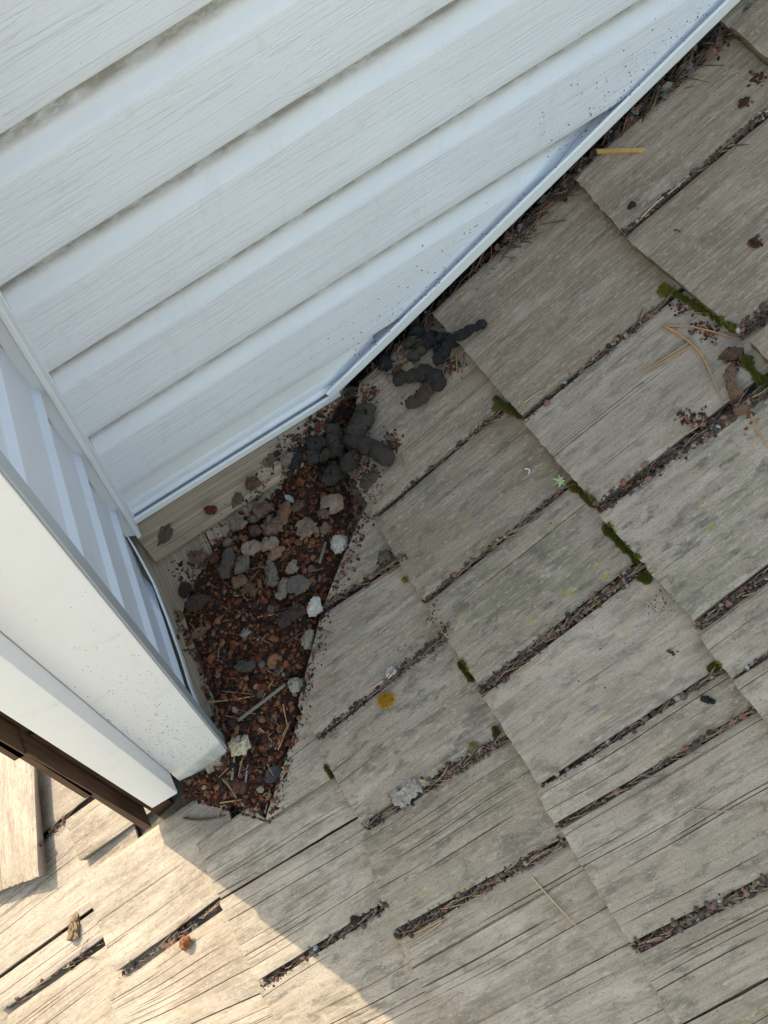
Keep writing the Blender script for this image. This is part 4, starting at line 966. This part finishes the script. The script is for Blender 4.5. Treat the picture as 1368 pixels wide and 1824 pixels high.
ND = [
 ('orange pine needle arching right from the forked pair on the upper right shingle', [(1178, 581), (1225, 580), (1275, 592), (1318, 605)], 4, OR),
 ('orange pine needle curving down from the forked pair on the right shingle', [(1183, 580), (1222, 603), (1250, 632), (1262, 658)], 5, OR),
 ('thin orange needle running on down towards the crumbling log', [(1256, 640), (1272, 680), (1290, 722)], 3.4, OT),
 ('upper of two straight needles pointing left on the right shingle', [(1228, 610), (1148, 661)], 3, OT),
 ('lower of two straight needles pointing left on the right shingle', [(1240, 612), (1148, 663)], 3, OR),
 ('orange needle slanting off the right edge below the log', [(1330, 718), (1345, 758), (1368, 798)], 4, OR),
 ('grey needle above the forked orange needles', [(1206, 562), (1240, 556), (1270, 560)], 2.6, NG),
 ('straight pale yellow needle on the lower shingle beside the leaf-filled joint', [(931, 1538), (962, 1580), (1030, 1653)], 4, (.55, .38, .19)),
 ('upper of two needles poking out of the lower joint', [(792, 1637), (745, 1660), (696, 1682)], 3.4, OT),
 ('lower of two needles poking out of the lower joint', [(788, 1642), (745, 1672), (698, 1698)], 3.4, OT),
 ('long curved tan needle on the shingle at the lower right edge', [(1231, 1440), (1280, 1446), (1330, 1440), (1372, 1424)], 4, (.32, .22, .15)),
 ('curved tan needle along the topmost joint', [(1142, 388), (1172, 358), (1200, 338), (1226, 314)], 4, (.42, .32, .21)),
 ('needle at the return wall pointing right across the litter', [(366, 1251), (410, 1247), (456, 1239)], 3.6, OR),
 ('needle above the one at the return wall', [(394, 1231), (458, 1237)], 2.6, BN),
 ('needle standing diagonal just above the grey stick', [(466, 1246), (490, 1206)], 3, OR),
 ('short brown needle below the return wall needle', [(394, 1274), (420, 1278), (438, 1286)], 3, BN),
 ('upper of two curved needles below the grey stick', [(450, 1289), (470, 1303), (489, 1328)], 3, OT),
 ('lower of two curved needles below the grey stick', [(453, 1294), (472, 1310), (486, 1328)], 2.6, BN),
 ('steep needle by the shingle edge in the lower pocket', [(504, 1254), (510, 1285), (519, 1314)], 3, OR),
 ('left needle of the crossed pair by the shingle edge', [(490, 1335), (515, 1286)], 2.8, OT),
 ('right needle of the crossed pair by the shingle edge', [(495, 1336), (518, 1283)], 2.8, OR),
 ('pair-tip needle among the seed husks near the pocket middle', [(458, 1100), (480, 1095), (502, 1094)], 2.6, OR),
 ('second needle among the seed husks near the pocket middle', [(460, 1095), (500, 1097)], 2.4, BN),
 ('needle stub low between post foot and shingle', [(432, 1350), (424, 1385)], 3, OT),
 ('tan needle lying in the slot under the white post', [(326, 1391), (350, 1388), (376, 1376)], 3.4, (.34, .25, .16)),
 ('needle crossing the litter at the pocket outlet', [(392, 1430), (432, 1424)], 2.8, OT),
 ('steep needle at the pocket outlet', [(388, 1455), (404, 1410)], 2.8, OT),
 ('upper needle in the joint beside the moss below centre', [(975, 1148), (935, 1182), (880, 1222)], 3.4, OR),
 ('lower needle in the joint beside the moss below centre', [(1000, 1130), (950, 1182), (846, 1246)], 3.2, OT),
 ('pale splinter in the joint above the orange moss', [(683, 1212), (657, 1229)], 4.5, (.50, .32, .21)),
 ('needle in the joint by the middle shingles', [(905, 935), (870, 968), (830, 995)], 2.8, BN),
 ('needle tip at the wall end of the joint near the black droppings', [(932, 718), (955, 702), (968, 694)], 2.8, (.46, .36, .2)),
 ('orange needle standing by the red crumbs near the black logs', [(813, 625), (814, 668)], 2.6, OR),
 ('grey-green needle by the red crumbs near the black logs', [(826, 633), (822, 662)], 2.4, (.16, .17, .13)),
 ('orange needle at the end of the sloping channel', [(630, 684), (655, 674), (672, 656)], 3, OR),
 ('green needle right of the large grey log', [(715, 810), (719, 824), (720, 834)], 2.4, (.16, .20, .07)),
 ('needle in the top gap beside the sloping channel', [(1160, 170), (1130, 190), (1105, 215)], 3.4, OR),
 ('second needle in the top gap beside the sloping channel', [(1205, 132), (1195, 150), (1180, 165)], 3, OT),
 ('needle fan in the gap above the second shingle corner', [(1000, 335), (975, 352), (948, 372)], 3.4, OR),
 ('long needle in the gap above the second shingle corner', [(1020, 300), (985, 330), (960, 350)], 2.8, OT),
 ('needle in the gap above the middle shingle', [(830, 500), (822, 512), (815, 520)], 3, OR),
 ('long thin needle in the joint below centre', [(640, 1262), (680, 1232), (745, 1190)], 2.6, (.25, .19, .15)),
 ('needle in the joint below the crumbling log', [(1278, 740), (1240, 762), (1220, 775)], 3.6, (.50, .30, .2)),
 ('grey needle curving in the joint below the crumbling log', [(1185, 830), (1180, 815), (1195, 800), (1230, 785)], 2.4, NG),
 ('needle hanging in the sunlit left joint', [(232, 1710), (226, 1738)], 2.6, BN),
 ('dark thin twig over the sunlit joint droppings', [(337, 1633), (300, 1668), (288, 1690)], 2.6, BN),
]
for lab, path, w, col in ND: strand('pine_needle', lab, path, w, col)
strand('stick', 'straight grey stick lying across the lower pocket litter', [(424, 1283), (465, 1252), (508, 1219)], 8, (.20, .165, .135), 'stick', lift=.003, tip=.9)
strand('stick', 'short grey stick beside the off-white ball', [(569, 1003), (580, 965)], 7, (.16, .13, .11), 'stick', lift=.002, tip=.9)
strand('stick', 'lilac grey quill low in the pocket', [(436, 1398), (442, 1362)], 5, (.24, .20, .21), 'stick', lift=.002, tip=.8)
strand('stick', 'pale flat sliver below the cream lump', [(413, 1390), (418, 1345)], 6, (.26, .21, .165), 'stick', lift=.001, tip=.7)
strand('twig', 'brown bent twig on the shingle by the pocket outlet', [(327, 1457), (352, 1462), (395, 1455), (424, 1442)], 5, (.16, .11, .08), 'twig', lift=.001)
strand('twig', 'thin curved stem leaning over the pocket outlet', [(397, 1388), (416, 1410), (428, 1440)], 5, (.20, .15, .11), 'twig', lift=.003)
strand('twig', 'thin dark grass stem over the shingle edge', [(510, 1145), (540, 1125), (575, 1122), (592, 1128)], 2.4, (.09, .075, .055), 'twig', lift=.002)
strand('twig', 'thick pale twig lodged in the lower right joint', [(1270, 1612), (1320, 1586), (1368, 1556)], 12, (.34, .31, .30), 'twig', lift=-.006, tip=.9)
strand('stem_curl', 'small white bent bit on the middle shingle', [(935, 835), (944, 836), (941, 844)], 4, (.62, .58, .48), 'scrap')
# split wood chip
def chip(label, a, b, w0, w1, col, th=.003, name='wood_chip', cat='chip'):
    pa = roof(a, .003); pb = roof(b, .003); up = NR; d_ = (pb - pa).normalized(); s = up.cross(d_).normalized(); m = pxm(a, pa)
    ring = []
    for (p, w, k) in ((pa, w0, -1), (pb, w1, 1)):
        ring.append((p - s * w * m * .5, p + s * w * m * .5 + d_ * m * 6 * k))
    base = [ring[0][0], ring[0][1], ring[1][1], ring[1][0]]
    vs = [p + up * .0006 for p in base] + [p + up * (.0006 + th) - (p - (pa + pb) / 2) * .03 for p in base]
    o = mesh(name, vs, [(3, 2, 1, 0), (4, 5, 6, 7), (0, 1, 5, 4), (1, 2, 6, 5), (2, 3, 7, 6), (3, 0, 4, 7)], M_DRY, None); o.color = (*col, 1); tag(o, label, cat); return o
chip('fresh yellow wood splinter lying on the upper shingle by the channel', (1066, 272), (1143, 270), 8, 7, (.50, .29, .10))
# leaves as thin curved blades
def leaf(label, c, size, ang, col, el=.5, curl=.25, name='leaf', lift=.002, lobes=0, thick=.0004):
    h, nn = floor_hit(c, GROUND); m = pxm(c, h) * size; h = h + nn * (lift)
    a = U.cross(nn).cross(nn); tx = RIGHT - nn * RIGHT.dot(nn); tx.normalize(); ty = nn.cross(tx)
    dx = tx * math.cos(ang) + ty * math.sin(ang); dy = nn.cross(dx); K, J = 14, 6; vs, fs = [], []
    for side in (0, 1):
        for i in range(K + 1):
            t = i / K; w = math.sin(math.pi * min(1, t * .96 + .02)) ** .8 * el
            if lobes: w *= .55 + .6 * abs(math.sin(t * lobes * math.pi))
            for j in range(J + 1):
                s = (j / J - .5) * 2; z = curl * (s * s * w + .4 * (t - .5) ** 2 + .12 * noise.noise((t * 4, s * 2, c[0])))
                vs.append(h + dx * ((t - .5) * 2 * m) + dy * (s * w * m) + nn * (z * m + side * thick))
    n = (K + 1) * (J + 1)
    for i in range(K):
        for j in range(J):
            q = i * (J + 1) + j; fs.append((q, q + J + 1, q + J + 2, q + 1)); fs.append((n + q, n + q + 1, n + q + J + 2, n + q + J + 1))
    bd_ = [j for j in range(J + 1)] + [i * (J + 1) + J for i in range(1, K + 1)] + [K * (J + 1) + j for j in range(J - 1, -1, -1)] + [i * (J + 1) for i in range(K - 1, 0, -1)]
    for k in range(len(bd_)): x, y = bd_[k], bd_[(k + 1) % len(bd_)]; fs.append((x, y, n + y, n + x))
    o = mesh(name, vs, fs, M_DRY, None, True); o.color = (*col, 1); tag(o, label, 'leaf'); return o
def maple(label, c, size, ang, col):
    h, nn = floor_hit(c, GROUND); m = pxm(c, h) * size; h = h + nn * .003
    tx = RIGHT - nn * RIGHT.dot(nn); tx.normalize(); ty = nn.cross(tx); out = []
    for k, (a, r) in enumerate([(-150, .5), (-118, .32), (-95, .85), (-68, .35), (-42, 1.0), (-20, .38), (5, 1.15), (28, .38), (50, .95), (75, .35), (100, .75), (125, .3), (150, .45), (180, .12)]):
        t = R(a) + ang; p = h + tx * math.cos(t) * r * m + ty * math.sin(t) * r * m + nn * (.0012 * math.sin(k * 2.1) + .16 * r * m); out.append(p)
    k = len(out); vs = out + [p + nn * .0004 for p in out] + [h, h + nn * .0004]
    fs = []
    for i in range(k): j = (i + 1) % k; fs += [(2 * k, j, i), (2 * k + 1, k + i, k + j), (i, j, k + j, k + i)]
    o = mesh('leaf', vs, fs, M_DRY, None); o.color = (*col, 1); tag(o, label, 'leaf'); return o
maple('small pale green lobed leaf at the joint of the middle shingles', (1001, 858), 16, R(200), (.46, .54, .27))
leaf('orange-brown leaf scrap half buried in the lower pocket', (490, 1178), 17, .9, (.22, .10, .05), .75)
leaf('flat dark grey leaf low in the pocket by the shingle edge', (486, 1378), 19, .8, (.062, .054, .052), .7, .2)
leaf('curled tan bark strip near the return wall', (358, 1127), 20, .45, (.19, .115, .07), .45, .5)
leaf('orange leaf in the gap by the sloping channel above the middle shingle', (797, 524), 12, .8, (.40, .16, .09), .5)
leaf('orange leaf scrap tucked behind the off-white ball', (612, 957), 12, -.5, (.30, .12, .06), .5, lift=.004)
leaf('small silver green leaf in the red litter', (518, 888), 11, -.6, (.38, .42, .37), .5, .3, lift=.004)
leaf('tan leaf bit in the joint near the hooked dropping', (846, 766), 10, 1.0, (.45, .28, .13), .35)
leaf('black leaf scrap on the shingle near the pocket tip', (679, 1016), 12, 1.2, (.03, .03, .032), .5, .4)
leaf('small dark leaf scrap beside the black one near the pocket tip', (657, 1042), 8, .8, (.045, .042, .04), .6, .2)
leaf('grey dry leaf in the gap below the top of the sloping channel', (1090, 232), 14, .5, (.27, .25, .22), .45, .5)
leaf('brown dry leaf in the gap near the top right', (1130, 195), 16, .7, (.09, .055, .045), .5, .6)
leaf('orange brown leaf in the gap near the yellow splinter', (1168, 150), 14, .6, (.30, .15, .09), .45, .4)
leaf('curled orange leaf at the pocket outlet', (474, 1416), 10, .4, (.30, .13, .06), .7, .6)
leaf('brown leaf in the leaf-filled lower joint', (955, 1527), 12, .6, (.25, .12, .08), .5, .6)
leaf('second orange leaf in the leaf-filled lower joint', (973, 1512), 13, .5, (.30, .15, .09), .4, .6)
leaf('third dark brown leaf in the leaf-filled lower joint', (985, 1503), 11, .8, (.14, .07, .05), .5, .6)
leaf('tan fleck on the shingle tip below the pocket', (1163, 1016), 6, .5, (.34, .24, .12), .6, .1)
leaf('dark gold fleck on the shingle above the joint moss', (1150, 1010), 5, .5, (.30, .22, .10), .6, .1)

# ---------------------------------------------------------------- moss
def moss_clump(label, path, r, col, hgt=.16):
    r *= 1.15; sd = random.random() * 50
    pp = smooth_path(path, 10) if len(path) > 2 else [(path[0][0] + (path[-1][0] - path[0][0]) * i / 9, path[0][1] + (path[-1][1] - path[0][1]) * i / 9) for i in range(10)] if len(path) == 2 else [path[0]]
    vs, fs = [], []; up = NR
    pts = []
    for i in range(int(110 + 75 * len(pp))):
        p = random.choice(pp); a = random.random() * 6.283; q = r * math.sqrt(random.random()) * random.uniform(.5, 1.1) * (.75 + .8 * noise.noise((p[0] * .06, p[1] * .06, sd)))
        x = (p[0] + math.cos(a) * q, p[1] + math.sin(a) * q); h, nn = floor_hit(x)
        if (h - roof(x)).dot(NR) < -.012: h = roof(x, -.010)
        m = pxm(p, h); z = hgt * r * m * max(0, 1 - (q / r) ** 2) * random.uniform(.3, 1.6)
        pts.append((h, z, m))
    for h, z, m in pts:
        n = len(vs); rr = random.uniform(.0006, .0016)
        rot = Matrix.Rotation(random.random() * 6.28, 3, V((random.gauss(0, 1), random.gauss(0, 1), random.gauss(0, 1))).normalized())
        c = h + up * (z * .8)
        for v in ICO[0]: vs.append(c + rot @ (v * rr * random.uniform(.6, 1.3)))
        fs += [tuple(n + i for i in f) for f in ICO[1]]
        for k in range(7):                               # leafy tips
            n = len(vs); t = (up + V((random.gauss(0, .6), random.gauss(0, .6), random.gauss(0, .3)))).normalized(); s = t.orthogonal().normalized() * .00028
            b = c + t * rr * .7; s2 = t.cross(s)
            vs += [b - s, b + s, b + s2, b + t * random.uniform(.0012, .0034)]; fs += [(n, n + 1, n + 3), (n + 1, n + 2, n + 3), (n + 2, n, n + 3), (n + 2, n + 1, n)]
    o = mesh('moss_clump', vs, fs, M_MOSS, None); o.color = (col[0] * 2.4, col[1] * 2.2, col[2] * 1.9, 1); tag(o, label, 'moss', 'moss cushions along the shingle butts'); return o
G1, G2, G3 = (.105, .095, .020), (.060, .068, .014), (.085, .078, .022)
for lab, path, r, col in [
 ('round yellow-green moss cushion at the top end of the upper joint', [(1186, 518)], 12, G1),
 ('dark moss strip under the butt of the upper right shingle', [(1205, 525), (1250, 552), (1305, 585)], 10, G2),
 ('moss patch by the right edge beside the crumbling log', [(1330, 645), (1345, 668), (1366, 690)], 15, G2),
 ('dark moss along the butt left of the channel shingle joint', [(885, 712), (905, 728), (925, 742)], 8, G3),
 ('olive moss knob at the head of the joint near the hooked dropping', [(886, 727)], 9, (.11, .095, .035)),
 ('moss strip below the green leaf under the shingle butt', [(1018, 864), (1038, 880), (1058, 898)], 8, G3),
 ('green moss strip under the right middle shingle butt', [(1082, 942), (1104, 968), (1132, 994)], 9, G2),
 ('square moss cushion at the joint end under the right middle shingle', [(1140, 1028), (1153, 1030)], 11, G2),
 ('moss in the joint above the right middle shingle', [(1122, 866), (1142, 850), (1166, 830)], 9, G2),
 ('small moss in the long joint below the square moss cushion', [(1085, 1052), (1100, 1046)], 7, G2),
 ('lower small moss piece in the same long joint', [(1060, 1078), (1068, 1072)], 6, G2),
 ('small moss tuft at the joint end by the right edge shingle', [(1268, 1192), (1276, 1188)], 7, G3),
 ('narrow moss strip beside the middle shingle butt below centre', [(822, 1182), (830, 1196), (840, 1210)], 5, G2),
 ('small moss tuft at the joint head below centre', [(882, 1298), (886, 1308)], 6, G3),
 ('olive grey moss ball in the joint below centre', [(844, 1329)], 9, (.17, .155, .07)),
 ('orange moss tuft on the shingle below centre', [(684, 1250), (695, 1244)], 10, (.30, .17, .025)),
 ('thin moss line at the lower shingle butt', [(582, 1366), (592, 1384)], 4, G3),
 ('tan moss spot at the middle butt near the pocket', [(722, 1034)], 5, (.20, .15, .05)),
 ('small tan moss knob in the joint near the white crumb', [(750, 1163)], 6, (.17, .12, .05)),
]: moss_clump(lab, path, r, col)

# ---------------------------------------------------------------- black spore specks on the vinyl
def specks(parent, name, spots):
    C = []; vs, fs = [], []
    for (p, r) in spots:
        h = WALLS.ray_cast(CAM, ray(p).normalized())
        if h[0] is None: continue
        c, nn = h[0], h[1]
        if nn.dot(CAM - c) < 0: nn = -nn
        m = r * pxm(p, c); a = nn.orthogonal().normalized(); b = nn.cross(a); n = len(vs); k = 7
        for j in range(k):
            an = j / k * 6.283; q = m * random.uniform(.7, 1.2); vs.append(c + a * math.cos(an) * q + b * math.sin(an) * q * .9 + nn * .00005)
        vs.append(c + nn * m * .5); fs += [(n + j, n + (j + 1) % k, n + k) for j in range(k)]
    if vs: o = mesh(name, vs, fs, M_SPECK, parent); o['kind'] = 'stuff'
sp = []
for (x0, x1, cnt, spread) in ((640, 790, 120, 24), (790, 900, 45, 16), (900, 1000, 10, 30), (1000, 1130, 75, 40), (1110, 1290, 130, 30), (600, 1290, 40, 60)):
    for i in range(cnt):
        x = random.uniform(x0, x1); d_ = 15 + abs(random.gauss(0, spread)); sp.append(((x - d_ * .72, 705 - (x - 600) * .985 - d_ * .69), random.choice([.5, .6, .7, .8, 1, 1.3, 1.7])))
specks(wallA, 'spore_specks', sp)
sp = []
for i in range(430):
    t = random.random() ** .36; a = random.random(); x = 120 + (395 - 120) * t; y = 1000 + (1345 - 1000) * t
    p = (x - a * (60 + 30 * (1 - t)), y + a * (30 + 60 * (1 - t)))
    sp.append((p, random.choice([.4, .5, .6, .8, 1, 1.3])))
for i in range(90):
    t = random.random(); sp.append(((325 - 70 * t + random.gauss(0, 10), 1340 - 40 * t + random.gauss(0, 18)), random.choice([.6, .8, 1, 1.3])))
for i in range(60):
    t = random.random() ** .6; sp.append(((130 + 180 * t + random.gauss(0, 5), 1222 + 160 * t + random.gauss(0, 5)), random.choice([.6, .9, 1.2, 1.6])))
specks(post, 'spore_specks', sp)

# ---------------------------------------------------------------- ground far below the roof
gm = simple('lawn', (.05, .07, .02), (.09, .10, .04), 3)
gv = [(-200, -200, -3.6), (200, -200, -3.6), (200, 200, -3.6), (-200, 200, -3.6)]
o = mesh('ground', gv, [(0, 1, 2, 3)], gm); o['kind'] = 'structure'
